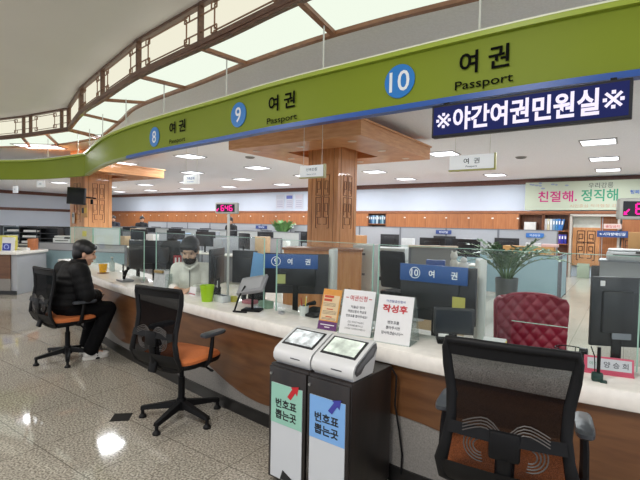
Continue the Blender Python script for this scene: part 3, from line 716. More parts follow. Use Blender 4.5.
# staff member behind the counter
pt = Q(192, 250, 4.85)
person('staff member in white zip jacket and dark face mask seated behind the counter, looking down', (pt.x, pt.y, 0), math.radians(180+8), dict(
    pelvis=V(0, -.05, .62), chest=V(0, .01, .92), neck=V(0, .07, 1.13), head=V(0, .15, 1.235), pitch=.42, yaw=-.1, hs=1.12, skin=M_skin2,
    arms=[(V(-.15, .0, 1.03), V(-.19, .08, .83), V(-.08, .30, .86), V(.0, .37, .85)), (V(.15, .0, 1.03), V(.19, .08, .83), V(.13, .30, .86), V(.06, .38, .85))],
    legs=[(V(-.10, .0, .52), V(-.12, .34, .50), V(-.11, .32, .08), V(-.12, .46, .03)), (V(.10, .0, .52), V(.12, .34, .50), V(.11, .32, .08), V(.12, .46, .03))]),
    mat('white_jacket', '#e8e5de', .8, var=.06, vscale=20, bump=.3, bscale=25), mat('black_trousers', '#121214', .8), (M_black, M_black), mask=mat('dark_mask', '#2c2629', .8), puff=.0)
stf = [o for o in C.objects if o.get('category') == 'person'][-1]
mb = MB(); mb.tube([(-.075, .115, 1.10), (-.045, .165, 1.07), (0, .175, 1.04)], [.022, .02, .012], 8); mb.tube([(.075, .115, 1.10), (.045, .165, 1.07), (0, .175, 1.04)], [.022, .02, .012], 8); mb.build('collar', MATS['white_jacket'], stf)
mb = MB(); mb.tube([(0, .165, 1.05), (0, .150, .98), (0, .148, .90), (0, .146, .80)], .006, 6); mb.build('zipper', mat('zip_grey', '#77787a', .5), stf)
t = thing('stool', 'low black stool under the staff member in white', 'stool', (pt.x, pt.y+.04, 0)); mb = MB(); mb.cyl((0, 0, .44), (0, 0, .50), .19, .18, 24); mb.build('seat', M_black, t); mb = MB(); mb.cyl((0, 0, .02), (0, 0, .44), .03); mb.cyl((0, 0, 0), (0, 0, .025), .2, .18, 24); mb.build('base', M_steel, t)
# ------------------------------------------------------------------ ticket kiosk
k0 = P(271, 362, .72); k1 = P(352.5, 385, .72); kd = k1-k0; KR = math.atan2(kd.y, kd.x); KW = kd.length
kx = Vector((math.cos(KR), math.sin(KR), 0)); ky = Vector((-kx.y, kx.x, 0)); cw = KW/2
M_kwood = wood('black_ash_cabinet', '#151110', '#241c19', (6, 6, .7), .45)
M_grey = mat('light_grey_casing', '#c9cacb', .35); M_dgrey = mat('dark_grey_plastic', '#4a4b4e', .45)
for i in range(2):
    o = k0+kx*(cw*i); o.z = 0
    nm = ('teal', 'red') if i == 0 else ('light blue', 'purple')
    t = thing('kiosk_cabinet', f'black wooden cabinet with {nm[0]} number-ticket sign and {nm[1]} arrow', 'cabinet', o, KR, 'pair of ticket kiosk cabinets')
    dp = .43
    mb = MB(); mb.box((cw/2, dp/2, .38), (cw-.006, dp, .68), .004); mb.build('carcass', M_kwood, t)
    mb = MB(); mb.box((cw/2, dp/2+.01, .02), (cw-.02, dp-.05, .04)); mb.build('plinth', M_black, t)
    mb = MB(); mb.box((cw/2, -.008, .375), (cw-.012, .016, .665), .003); dr = mb.build('door', M_kwood, t)
    mb = MB(); mb.cyl((.022, -.016, .665), (.022, -.024, .665), .008, seg=14); mb.build('lock', M_steel, dr)
    sw = cw-.055
    mb = MB(); mb.box((cw/2, -.018, .335), (sw, .003, .56)); sg = mb.build('sign', mat('white_sign_card', '#c3c7cc', .35), dr, ang=0)
    mb = MB(); mb.box((cw/2, -.0205, .498), (sw, .0015, .234)); mb.build('sign_header', mat('teal_card', '#8fbfae', .4) if i == 0 else mat('sky_card', '#77a6dc', .4), sg, ang=0)
    ax, az = cw/2+.055, .594
    pts = [(.75*x_, .72*z_) for x_, z_ in [(-.062, -.055), (-.028, -.055-.018), (.018, -.005), (.036, -.024), (.05, .05), (-.028, .03), (-.012, .018)]]
    mb = MB(); mb.prism([(ax+x, az+z) for x, z in pts], -.0235, -.0215, 'y'); mb.build('arrow', mat('red_arrow', '#b8202c', .4) if i == 0 else mat('violet_arrow', '#3b3d98', .4), sg, ang=0)
    text('번호표', sg, cw/2-.002, -.0225, .504, w=.160, h=.054, m=mat('sign_black', '#171a1e', .5), bold=.03)
    text('뽑는곳', sg, cw/2-.002, -.0225, .438, w=.160, h=.054, m=mat('sign_black', '#171a1e', .5), bold=.03)
    if i == 0:
        mb = MB(); mb.prism([(cw/2-.04, .058), (cw/2+sw/2-.01, .058), (cw/2-.02, .115)], -.0215, -.0200, 'y'); mb.build('corner_mark', mat('sign_black', '#171a1e', .5), sg, ang=0)
    # ticket machine
    o2 = Vector((o.x, o.y, .72))+ky*.02
    t = thing('ticket_machine', ('white sloped ticket machine on the teal signed cabinet' if i == 0 else 'white sloped ticket machine on the blue signed cabinet, beside the poster stands'), 'ticket machine', o2, KR, 'pair of white ticket machines')
    pr_ = [(0, .012), (-.012, .03), (-.012, .058), (0, .082), (.03, .102), (.19, .178), (.215, .182), (.238, .168), (.243, .14), (.215, .06), (.20, .012)]
    mb = MB(); rings = []
    for x, s in ((.006, .96), (.016, 1), (cw-.016, 1), (cw-.006, .96)):
        rings.append([(x, .115+(y-.115)*s, .095+(z-.095)*s) for y, z in pr_])
    mb.loft(rings); mb.build('casing', M_grey, t, ang=40)
    mb = MB(); mb.box((cw/2, .11, .006), (cw-.03, .2, .012), .003); mb.build('foot', M_grey, t)
    sl = math.atan2(.076, .16)
    mb = MB(); mb.box((cw/2, .112, .1415), (cw-.055, .155, .006), .002, rx=sl); sc = mb.build('screen_frame', mat('screen_bezel', '#26272a', .35), t)
    mm = mat('ticket_screen_a', '#c9cfd2', .3, var=.5, vscale=22, emit=.28) if i == 0 else mat('ticket_screen_b', '#c6d0c6', .3, var=.4, vscale=14, emit=.28)
    mb = MB(); mb.box((cw/2, .1115, .1445), (cw-.085, .127, .004), rx=sl); mb.build('screen', mm, sc, ang=0)
    mb = MB(); mb.box((cw*.62, -.0125, .052), (.07, .003, .006)); mb.build('ticket_slot', M_dgrey, t)
    if i:
        sp = [(.02+.0, .03), (.0, .055), (.02, .085), (.19, .165), (.212, .168), (.225, .14), (.19, .10), (.1, .07), (.06, .035)]
        mb = MB(); mb.prism([(y+.004, z) for y, z in sp], cw-.008, cw-.002, 'x'); mb.build('side_cover', M_dgrey, t, ang=0)
        mb = MB(); mb.prism([(.03, .05), (.02, .06), (.03, .07), (.185, .15), (.2, .145), (.18, .115)], cw-.003, cw, 'x'); mb.build('side_grille', mat('side_grille_grey', '#6a6c70', .5), t, ang=0)
cb = [P(391, 366, .70)+ky*.02, P(396, 372, .66), P(394.5, 400, .5), P(399, 430, .3), P(402, 460, .13), P(401, 469, .07)]
cb = [Q(391, 367, 2.62), Q(396.5, 376, 2.6), Q(395, 405, 2.6), Q(399, 430, 2.6), Q(402, 455, 2.6), Q(401, 474, 2.6)]
mb = MB(); mb.tube(cb, .006, 8); mb.build('power_cable', M_black, label='black power cable hanging down the counter front beside the ticket kiosk', cat='cable')
# ------------------------------------------------------------------ things on the counter
def K(px, off, z=ZK):
    p, r = at_px(offset(KL, off), px, z); return Vector((p.x, p.y, z)), r
G_pane = glass('clear_glass', '#f9fcfb', .994); G_edge = mat('glass_edge_green', '#8fb3a4', .2, emit=.06); G_clear = glass('clear_acrylic', '#f0f4f4', .90)
M_paper = mat('white_paper', '#d9d9da', .6, var=.02, vscale=30); M_ink = mat('printed_ink', '#3a3c44', .6); M_red = mat('red_print', '#b3242e', .5)
def glass_screen(px0, px1, label, notch=None, top=1.42):
    a, _ = K(px0, .27); b, _ = K(px1, .27); d = b-a; L = d.length; r = math.atan2(d.y, d.x)
    t = thing('glass_screen', label, 'glass screen', a, r, 'clear glass screens along the counter'); H = top-ZK
    mb = MB(); poly = [(0, .02), (L, .02), (L, H), (0, H)]
    if notch:
        n0 = (K(notch[0], .27)[0]-a).length; n1 = (K(notch[1], .27)[0]-a).length
        poly = [(0, .02), (n0, .02), (n0, .2), (n1, .2), (n1, .02), (L, .02), (L, H), (0, H)]
    mb.prism(poly, -.0035, .0035, 'y'); mb.build('pane', G_pane, t, ang=0)
    mb = MB(); n = len(poly)
    for x in (0, L): mb.box((x, 0, H/2+.01), (.007, .009, H-.02))
    mb.box((L/2, 0, H), (L, .008, .003))
    if notch: mb.box(((n0+n1)/2, 0, .2), (n1-n0, .008, .003)); 
    mb.build('polished_edge', G_edge, t, ang=0)
    for x in ((.06, L-.06) if L > .3 else (L/2,)):
        mb = MB(); mb.box((x, 0, .012), (.04, .035, .024), .004); mb.build('clamp', M_steel, t)
glass_screen(70, 144, 'clear glass screen with a green edge before the seated customer')
glass_screen(156, 263.5, 'clear glass screen in front of the staff member in white')
glass_screen(276, 371.5, 'clear glass screen before the number 9 monitor')
glass_screen(377, 636.5, 'widest clear glass screen with a low pass-through before the red chair', (509, 566))
glass_screen(650, 900, 'clear glass screen nearest the viewer beyond the name plate')
# monitors
M_screen = mat('monitor_back', '#1c1d21', .38, var=.15, vscale=9); M_screen_on = mat('dark_screen', '#20262e', .15)
def monitor(label, loc, rz, w=.6, h=.36, base=.12, m=None, group='black office monitors', label_strip=False, sticker=None, front=False, tilt=0):
    t = thing('monitor', label, 'monitor', loc, rz, group)
    mb = MB(); mb.box((0, 0, base+h/2), (w, .025, h), .006, rx=tilt); mb.box((0, .0 if front else -.018, base+h/2), (w*.6, .03, h*.6), .01, rx=tilt); mb.build('casing', m or M_screen, t)
    mb = MB(); mb.box((0, .0145 if not front else -.0145, base+h/2), (w-.03, .003, h-.03), rx=tilt); mb.build('screen', M_screen_on, t, ang=0)
    mb = MB(); mb.box((0, -.02 if not front else .02, base*.5+h*.15), (.05, .02, base+h*.3), .004); mb.box((0, -.02 if not front else .02, .006), (.2, .15, .012), .005); mb.build('stand', M_black, t)
    if sticker:
        x, z, s, cname, col = sticker; mb = MB(); mb.box((x, -.0345, z), (s, .001, s)); mb.build('sticker', mat(cname, col, .5), t, ang=0)
    return t
def counter_sign(num, label, loc, rz, w, h):
    t = thing('counter_sign', label, 'sign', loc, rz, 'blue counter number signs')
    mb = MB(); mb.box((0, 0, 0), (w, .008, h), .002); mb.build('plate', mat('counter_sign_blue', '#24508f', .35, var=.04, vscale=6), t)
    mb = MB(); R = h*.33; x = -w*.265; mb.loft([[(x+r*math.cos(2*PI*k/28), y, r*math.sin(2*PI*k/28)) for k in range(28)] for r, y in ((R, -.0045), (R, -.0055), (R*.88, -.0055), (R*.88, -.0045))], closed=True)
    mb.build('number_ring', M_wletter, t, ang=0)
    text(num, t, x, -.0055, 0, h=R*1.2, m=M_wletter, bold=.015)
    text('여', t, -w*.01, -.0055, 0, h=h*.42, m=M_wletter, bold=.02); text('권', t, w*.315, -.0055, 0, h=h*.42, m=M_wletter, bold=.02)
p9 = Q(296, 275, 4.08)
monitor('black monitor back carrying the blue number 9 sign', (p9.x, p9.y, .72), math.radians(-4), .60, .37, .185, sticker=(-.135, .32, .085, 'yellow_green_sticker', '#a9b06a'))
q = Q(290.5, 261.5, 4.03); counter_sign('9', 'blue sign with number 9 on the monitor beside the column', (q.x-.0, q.y, q.z), math.radians(-2), .50, .13)
p10 = Q(437, 290, 3.17)
monitor('black monitor back carrying the blue number 10 sign', (p10.x, p10.y, .72), math.radians(-36), .56, .40, .15, sticker=(.17, .30, .09, 'yellow_sticker', '#b7b05a'))
q = Q(432.5, 274, 3.14); counter_sign('10', 'blue sign with number 10 on the monitor near the small screen', (q.x, q.y, q.z), math.radians(-36), .50, .125)
for px, y, D, lb in ((333, 272, 4.2, 'white upright divider beside the number 9 monitor'), (480, 296, 3.2, 'tall white divider right next to the small black customer monitor')):
    q = Q(px, y, D); mb = MB(); mb.box((0, 0, .3), (.055, .2, .6), .012); mb.build('divider_panel', mat('white_divider', '#c9cdc9', .4), loc=(q.x, q.y, .72), rz=GRID+.4, label=lb, cat='divider')
l, r = K(453, .38); monitor('small black customer monitor on a stand before the number 10 sign', l, r+.42, .245, .165, .055, front=True, group=None)
l, r = K(613, .62, .72)
t = monitor('large black monitor turned upright showing its back beside the glass screen edge', l, r+.35, .275, .40, .16, group=None)
mb = MB(); mb.box((-.09, -.034, .525), (.025, .002, .03)); mb.build('sticker', M_paper, t, ang=0)
mb = MB(); mb.box((.02, -.034, .225), (.1, .002, .035)); mb.build('rating_label', mat('label_grey', '#80848c', .5), t, ang=0)
q = Q(155, 252, 5.85); ds_ = thing('side_desk', 'pale side desk carrying the wide monitor beside the staff member', 'desk', (q.x+.12, q.y, 0), .1)
mb = MB(); mb.box((0, 0, .705), (1.05, .45, .03)); mb.build('desktop', mat('pale_desktop', '#c6c2ba', .4), ds_, ang=0)
for s in (-1, 1): mb = MB(); mb.box((s*.5, 0, .345), (.03, .42, .69)); mb.build('side_panel', mat('grey_laminate', '#a9acaf', .5), ds_, ang=0)
monitor('wide black monitor back behind the acrylic holder, beyond the staff member', (q.x, q.y, .72), math.radians(5), .66, .38, .19)
q = Q(217, 258, 4.55); monitor('dark monitor seen nearly edge-on beside the white display pole', (q.x, q.y, .72), math.radians(84), .42, .38, .18)
q = Q(245, 256, 4.62); monitor('dark monitor back between the display pole and the light blue board', (q.x, q.y, .72), math.radians(-10), .27, .34, .2)
q = Q(138.5, 254, 6.3); monitor('dark monitor near the seated customer beyond the glass screen', (q.x, q.y, .72), math.radians(10), .25, .36, .2)
q = Q(257, 262, 4.4); mb = MB(); mb.prism([(-.08, 0), (.075, 0), (.065, .34), (-.035, .36)], -.006, .006, 'y'); mb.build('blue_board', mat('light_blue_board', '#6ea3d6', .5), loc=(q.x, q.y, .90-.0), rz=0, label='light blue slanted board beside the number 9 monitor', cat='board')
mb = MB(); mb.box((q.x, q.y+.02, .81), (.16, .10, .18), .006); mb.build('board_stand', M_black, label='dark low block carrying the light blue board', cat='stand')
# number displays on poles
def seg7(mb, ch, x, z, w, h, y, t):
    S = {'6': 'afgedc', '4': 'fgbc', '5': 'afgcd', '0': 'abcdef', '8': 'abcdefg'}[ch]
    for s in S:
        c = {'a': (0, h/2, 1), 'g': (0, 0, 1), 'd': (0, -h/2, 1), 'f': (-w/2, h/4, 0), 'b': (w/2, h/4, 0), 'e': (-w/2, -h/4, 0), 'c': (w/2, -h/4, 0)}[s]
        mb.box((x+c[0], y, z+c[1]), (w*.86, .002, t) if c[2] else (t, .002, h*.44))
def number_display(loc, rz, zt, digits, label, w=.265, h=.115, pole_x=0.02):
    t = thing('number_display', label, 'display', loc, rz, 'call number displays on poles')
    z0 = zt-loc[2]
    mb = MB(); mb.box((0, 0, z0), (w, .05, h), .012); mb.build('housing', mat('display_casing', '#b9bbb6', .45), t)
    mb = MB(); mb.box((-.005, -.0255, z0), (w-.045, .002, h-.035)); mb.build('screen', mat('display_black', '#120a12', .25), t, ang=0)
    mb = MB(); n = len(digits)
    for i, c in enumerate(digits): seg7(mb, c, -.040+i*.050, z0, .032, .054, -.0275, .0085)
    ax = -w/2+.036; az = z0-.018
    mb.prism([(ax-.016, az-.016), (ax+.004, az-.014), (ax-.003, az-.007), (ax+.014, az+.012), (ax+.008, az+.018), (ax-.008, az), (ax-.014, az+.004)], -.0285, -.0265, 'y')
    mb.build('digits', emis('pink_digits', '#ff2a9a', 1.6), t, ang=0)
    mb = MB(); mb.cyl((pole_x, .0, .0), (pole_x, 0, z0-h/2+.002), .014, seg=14); mb.cyl((pole_x, 0, 0), (pole_x, 0, .012), .06, seg=20); mb.build('pole', mat('white_pole', '#d6d7d3', .4), t)
    return t
l, r = K(226, .62, .72); number_display(l, r+.38, 1.695, '646', 'pink call number 646 on a white pole beside the staff member')
l, r = K(637.5, .50, .72); number_display(l, r+.28, 1.665, '646', 'pink call number display under the banner near the doorway', .27, .115, .03)
# poster stands
def sign_stand(label, loc, rz, w, h, tilt, body, group=None):
    t = thing('sign_stand', label, 'sign stand', loc, rz, group)
    M = Matrix.Rotation(-tilt, 4, 'X')
    def put(o): o.matrix_local = M @ o.matrix_local if False else M @ Matrix.Translation(o.location)
    mb = MB(); mb.box((0, .004, h/2), (w+.012, .004, h+.006)); o = mb.build('holder', G_clear, t, ang=0); put(o)
    mb = MB(); mb.box((0, h*.22, .003), (w+.012, h*.5, .005)); mb.box((0, h*.47, h*.46), (w+.012, .004, h*.95), rx=tilt*1.05); mb.build('back_leg', G_clear, t, ang=0)
    body(t, put); return t
def bars(t, put, rows, m, y=-.0025, name='print'):
    mb = MB()
    for x, z, w, h in rows: mb.box((x, y, z), (w, .0006, h))
    put(mb.build(name, m, t, ang=0))
def tx(t, put, body, x, z, w, h, m, bold=.01): put(text(body, t, x, -.0028, z, w=w, h=h, m=m, bold=bold))
def orange_poster(t, put):
    w, h = .148, .285
    for nm, zc, hh, c in (('poster', h/2, h, '#c98a3a'), ('poster_footer', .03, .06, '#5b2a63'), ('poster_text_panel', .155, .175, '#cfb892')):
        mb = MB(); mb.box((0, -.0005 if nm == 'poster' else -.0018, zc), (w if nm != 'poster_text_panel' else w*.86, .002, hh)); put(mb.build(nm, mat(nm+'_paper', c, .5, var=.06, vscale=25), t, ang=0))
    bars(t, put, [(-.02, .232, .075, .017), (-.025, .207, .065, .017), (0, .145, .05, .007), (0, .092, .05, .007)], mat('orange_red_print', '#b8472a', .5), -.0032)
    bars(t, put, [(-.01, .185-.009*k, .10, .0025) for k in range(3)]+[(0, .13-.009*k, .11, .0025) for k in range(3)]+[(0, .082-.008*k, .11, .0025) for k in range(2)], M_ink, -.0032)
    bars(t, put, [(0, .036, .11, .006), (0, .02, .04, .006)], M_paper, -.0032)
l, r = K(326.5, .10); sign_stand('slim orange and purple poster in a clear stand left of the white notices', l, r+.12, .148, .285, .30, orange_poster)
def notice_a(t, put):
    mb = MB(); mb.box((0, 0, .15), (.232, .002, .298)); put(mb.build('notice', M_paper, t, ang=0))
    tx(t, put, '여권신청', 0, .245, .125, .038, M_red, .008); bars(t, put, [(-.085, .245, .022, .005), (.085, .245, .022, .005)], M_red, -.0028, 'dash')
    for k, (s, w) in enumerate((('처음은 먼저', .10), ('여권신청서 작성후', .135), ('번호표를 뽑아주세요!', .155))): tx(t, put, s, 0, .185-.030*k, w, .019, M_ink, .01)
    for k, (s, w) in enumerate((('상담, 문의만 하실분도', .12), ('번호표를 뽑으시고', .11), ('순서대로 기다려주시기바랍니다', .15))): tx(t, put, s, 0, .085-.022*k, w, .013, M_ink, .0)
def notice_b(t, put):
    mb = MB(); mb.box((0, 0, .15), (.232, .002, .298)); put(mb.build('notice', M_paper, t, ang=0))
    tx(t, put, '여권발급신청서', 0, .262, .125, .017, mat('navy_print', '#3a4a8a', .5), .01)
    tx(t, put, '작성후', 0, .215, .165, .05, M_red, .035)
    for k, (s, w) in enumerate((('번호표를', .075), ('뽑아주시면', .09), ('감사하겠습니다^^', .145))): tx(t, put, s, 0, .13-.033*k, w, .02, M_ink, .01)
l, r = K(354, .11); sign_stand('white notice with red heading and many small lines in a clear stand', l, r+.14, .232, .298, .27, notice_a, 'white counter notices')
l, r = K(391, .09); sign_stand('white notice with three big red letters in a clear stand', l, r+.14, .232, .298, .27, notice_b, 'white counter notices')
# name plate
l, r = K(609, .20); t = thing('name_plate', 'grey name plate in a pink frame standing under the upright monitor', 'name plate', l, r+.10)
mb = MB(); mb.box((0, .02, .045), (.215, .012, .085), .003, rx=-.15); mb.box((0, .035, .004), (.215, .06, .008)); mb.build('frame', mat('pink_frame', '#b84a62', .4), t)
mb = MB(); mb.box((.002, .0135, .052), (.19, .003, .055), rx=-.15); mb.build('plate', mat('plate_grey', '#b4b9bd', .4), t, ang=0)
o = text('양 승 희', t, .03, .0112, .052, w=.105, h=.03, m=M_ink, bold=.01, rx=-.15)
o = text('여권', t, -.068, .0112, .052, w=.035, h=.018, m=mat('green_print', '#4d8a6a', .5), rx=-.15)
l, r = K(597, .075); t = thing('pen_stand', 'dark green stand with a thin black post before the name plate', 'pen stand', l, r)
mb = MB(); mb.box((0, 0, .022), (.05, .035, .044), .01); mb.box((.025, -.012, .006), (.03, .02, .012), .003); mb.build('base', mat('dark_green_base', '#16352e', .4), t)
mb = MB(); mb.tube([(0.004, 0, .04), (.004, 0, .165)], .008); mb.build('post', M_black, t); mb = MB(); mb.tube([(-.01, 0, .04), (-.014, 0, .12), (-.03, .0, .165)], .0025); mb.build('cord', M_black, t)
# small counter objects
def cup(label, loc, r0, r1, h, m, name='cup', cat='cup', wall=.004):
    mb = MB(); mb.lathe([(0, .0), (r0, 0), (r1, h), (r1-wall, h), (r0-wall, .006), (0, .006)], seg=24); return mb.build(name, m, loc=loc, label=label, cat=cat)
l, r = K(207, .17); cup('lime green plastic cup on the counter before the staff member', l, .048, .066, .15, mat('lime_plastic', '#8fb81a', .35, emit=.06))
l, r = K(103, .20); t = thing('drink_cup', 'clear plastic cup of amber drink beside the seated customer', 'cup', l+V(0, 0, .008))
mb = MB(); mb.lathe([(0, .004), (.044, .004), (.056, .12), (0, .12)], seg=20); mb.build('drink', mat('amber_drink', '#c48a0c', .15, emit=.25), t)  # drink glows by added emission, so the amber reads bright
mb = MB(); mb.lathe([(0, 0), (.047, 0), (.062, .15), (.060, .15), (.045, .002), (0, .002)], seg=20); mb.build('cup_wall', G_pane, t)
mb = MB(); mb.cyl((0, 0, 0), (0, 0, .008), .075, seg=24); mb.build('coaster', wood('coaster_wood', '#5f3a22', '#7a4d30', (5, 5, 5)), loc=l, label='round brown coaster under the amber drink', cat='coaster')
for k, (px, off, hh, lb) in enumerate(((93, .42, .16, 'clear bottle behind the amber drink'), (112, .36, .19, 'clear bottle between the amber drink and the phone holder'), (85, .4, .12, 'short clear jar beside the seated customer'))):
    l, r = K(px, off); mb = MB(); mb.lathe([(0, 0), (.035, 0), (.036, hh*.65), (.016, hh*.85), (.016, hh), (0, hh)], seg=16); t = thing('bottle', lb, 'bottle', l); mb.build('glass_body', glass('milky_glass', '#dfe6e6', .72), t)
    mb = MB(); mb.cyl((0, 0, hh), (0, 0, hh+.018), .018, seg=14); mb.build('cap', mat('bottle_cap', '#b8b8b4', .4), t)
l, r = K(125, .16); t = thing('phone_holder', 'black jointed phone holder on a grey base before the customer', 'phone holder', l, r)
mb = MB(); mb.box((0, 0, .012), (.20, .14, .024), .01); mb.build('base', mat('holder_grey', '#77797b', .4), t)
mb = MB(); mb.tube([(-.06, 0, .02), (-.06, 0, .20)], .008); mb.tube([(-.03, 0, .02), (.03, 0, .10), (.09, 0, .16)], .012); mb.tube([(-.07, 0, .12), (-.02, 0, .09), (.02, 0, .13)], .012); mb.ball((.1, 0, .165), (.028, .02, .024)); mb.ball((-.02, 0, .09), .02); mb.build('arm', M_black, t)
l, r = K(159, .17); t = thing('document_holder', 'clear acrylic holder with a grey form and tan label beside the staff member', 'holder', l, r+.2)
mb = MB(); mb.box((0, .03, .11), (.245, .006, .215), rx=-.12); mb.box((0, 0, .004), (.25, .11, .008)); mb.box((.122, .025, .09), (.005, .09, .17)); mb.build('holder', G_clear, t, ang=0)
mb = MB(); mb.box((0, .024, .105), (.225, .003, .2), rx=-.12); fo = mb.build('form', mat('grey_form', '#a9adae', .5, var=.15, vscale=35), t, ang=0)
mb = MB(); mb.box((-.03, .02, .19), (.13, .03, .03), .006); mb.build('label', mat('tan_label', '#8f7a4e', .5), t)
l, r = K(248, .16); t = thing('signature_tablet', 'grey signature tablet tilted on a black stand before the glass edge', 'tablet', l, r+.55)
rot = Matrix.Rotation(.62, 4, 'X') @ Matrix.Rotation(-.25, 4, 'Y')
mb = MB(); mb.box((0, 0, 0), (.24, .19, .035), .01); o = mb.build('tablet', mat('tablet_grey', '#86878a', .4), t); o.matrix_local = Matrix.Translation((.03, .02, .215)) @ rot
mb = MB(); mb.box((0, -.005, .0185), (.19, .13, .003)); s_ = mb.build('screen', mat('tablet_screen', '#9a9c9f', .2), t, ang=0); s_.matrix_local = Matrix.Translation((.03, .02, .215)) @ rot
mb = MB(); mb.tube([(-.09, -.07, .012), (-.06, -.06, .12), (-.02, -.02, .21)], .008); mb.tube([(.03, .02, .01), (.03, .02, .2)], .011); mb.box((.03, .02, .008), (.16, .12, .016), .005); mb.tube([(-.1, -.08, .008), (.02, -.09, .008)], .008); mb.build('stand', M_black, t)
def block(label, cat, name, loc, rz, d, m, bev=.004, top=None):
    mb = MB(); mb.box((0, 0, d[2]/2), d, bev); o = mb.build(name, m, loc=loc, rz=rz, label=label, cat=cat)
    if top:
        mb = MB(); mb.box((0, 0, d[2]+.001), (d[0]*.7, d[1]*.5, .002)); mb.build('top_slot' if top[0] == '#' else top, mat('slot_'+name, top if top[0] == '#' else '#f0f0f0', .5), o, ang=0)
    return o
l, r = K(193, .24); t = thing('card_stand', 'small white card stand with a pink line beside the lime cup', 'card stand', l, r)
mb = MB(); mb.box((0, 0, .045), (.115, .01, .085), .002, rx=-.2); mb.box((0, .012, .004), (.115, .05, .008)); mb.build('card', M_paper, t)
mb = MB(); mb.box((0, -.0135, .02), (.11, .002, .01), rx=-.2); mb.build('pink_line', mat('pink_line', '#a84a5c', .5), t, ang=0)
l, r = K(222, .26); block('white tissue box with dark window right of the lime cup', 'tissue box', 'tissue_box', l, r, (.14, .09, .06), mat('tissue_box_white', '#b9bfc0', .5, var=.2, vscale=14), top='#3a4654')
def pen_cup(label, loc, cols, m=None, h=.1):
    t = thing('pen_holder', label, 'pen holder', loc)
    mb = MB(); mb.lathe([(0, 0), (.035, 0), (.038, h), (.034, h), (.03, .006), (0, .006)], seg=16); mb.build('cup', m or M_black, t)
    rnd = random.Random(label)
    for c in cols:
        a = rnd.uniform(0, 6.28); x, y = .018*math.cos(a), .018*math.sin(a)
        mb = MB(); mb.tube([(x*.5, y*.5, .01), (x*1.5, y*1.5, h+.05+rnd.uniform(0, .03))], .0045, 6); mb.build('pen', mat('pen_'+c, c, .4), t)
    return t
l, r = K(217, .36); pen_cup('black pen holder crowded with dark pens behind the lime cup', l, ['#141414', '#1b1b22', '#2a2a2a', '#d8d8d4'])
l, r = K(304, .36); pen_cup('white pen holder with yellow and white pens before the number 9 monitor', l, ['#d6c22a', '#e6e6e0', '#b02b2b'], mat('white_pen_cup', '#cfd1cf', .4), .08)
l, r = K(250, .40); block('pink notebook lying behind the signature tablet', 'notebook', 'notebook', l, r+.2, (.12, .09, .03), mat('pink_cover', '#a8626c', .6))
l, r = K(266, .36); block('pale green paper box under the glass edge', 'box', 'paper_box', l, r, (.11, .08, .06), mat('pale_green_box', '#7d9a84', .6, var=.12, vscale=20))
l, r = K(233, .34); block('small yellow sticky note block beside the display pole', 'note block', 'note_block', l, r, (.07, .05, .05), mat('yellow_notes', '#b5ad3c', .6))
def phone(label, loc, rz):
    t = thing('desk_phone', label, 'telephone', loc, rz); mb = MB(); mb.prism([(-.08, 0), (.08, 0), (.08, .055), (-.08, .02)], -.08, .08, 'x'); mb.build('base', M_black, t)
    mb = MB(); mb.tube([(-.055, -.06, .06), (-.055, 0, .085), (-.055, .07, .085)], [.02, .013, .02], 8); mb.build('handset', M_black, t)
l, r = K(314, .42); phone('black desk phone behind the orange poster', l, r)
l, r = K(494, .36); o = block('teal and white stack of forms beside the small black monitor', 'stack of forms', 'form_stack', l, r+.1, (.135, .10, .062), mat('teal_forms', '#7fa39c', .6, var=.12, vscale=40))
mb = MB(); mb.box((0, 0, .0635), (.125, .09, .003)); mb.build('top_sheet', M_paper, o, ang=0); mb = MB(); mb.box((.06, -.02, .045), (.018, .063, .035)); mb.build('yellow_tab', mat('yellow_tab', '#c9b53a', .6), o, ang=0)
l, r = K(478, .27); mb = MB(); mb.box((0, 0, .008), (.17, .07, .016), .004); ke = mb.build('keypad', mat('keypad_white', '#b9bcbe', .5), loc=l, rz=r+.05, label='flat white keypad beside the small black monitor', cat='keypad')
mb = MB()
for i in range(8):
    for j in range(3): mb.box((-.07+.02*i, -.02+.02*j, .0175), (.015, .014, .004))
mb.build('keys', mat('key_grey', '#d6d8d8', .5), ke, ang=0)
l, r = K(541, .30); t = thing('stapler', 'blue stapler with black jaw lying before the red chair', 'stapler', l, r)
mb = MB(); mb.box((.02, 0, .028), (.11, .04, .032), .008); mb.build('body', mat('stapler_blue', '#1e3fa8', .3), t); mb = MB(); mb.box((-.01, 0, .006), (.18, .045, .012), .003); mb.box((-.075, 0, .028), (.05, .035, .03), .01); mb.build('jaw', M_black, t)
l, r = K(570, .31); t = thing('wire_basket', 'small dark wire basket around a white box with three dots', 'basket', l, r)
mb = MB(); k_ = 20
for z, f in ((.085, 1.0), (.045, .95), (.004, .9)): mb.tube([(.075*f*math.cos(2*PI*i/k_), .06*f*math.sin(2*PI*i/k_), z) for i in range(k_+1)], .003, 6)
for i in range(10):
    a = 2*PI*i/10; mb.tube([(.0675*math.cos(a), .054*math.sin(a), .004), (.075*math.cos(a), .06*math.sin(a), .085)], .002, 5)
mb.build('wires', M_black, t)
o = block('white desk box with three dark dots inside the wire basket', 'box', 'desk_box', l+V(0, 0, .006), r, (.085, .045, .06), mat('cream_box', '#c9c6ba', .5))
mb = MB()
for x in (-.022, 0, .022): mb.cyl((x, -.0225, .03), (x, -.0245, .03), .007, seg=12)
mb.build('dots', M_black, o, ang=0)
l, r = K(583, .34); block('small dark card reader standing beside the wire basket', 'card reader', 'card_reader', l, r-.2, (.04, .03, .09), M_screen, .006)
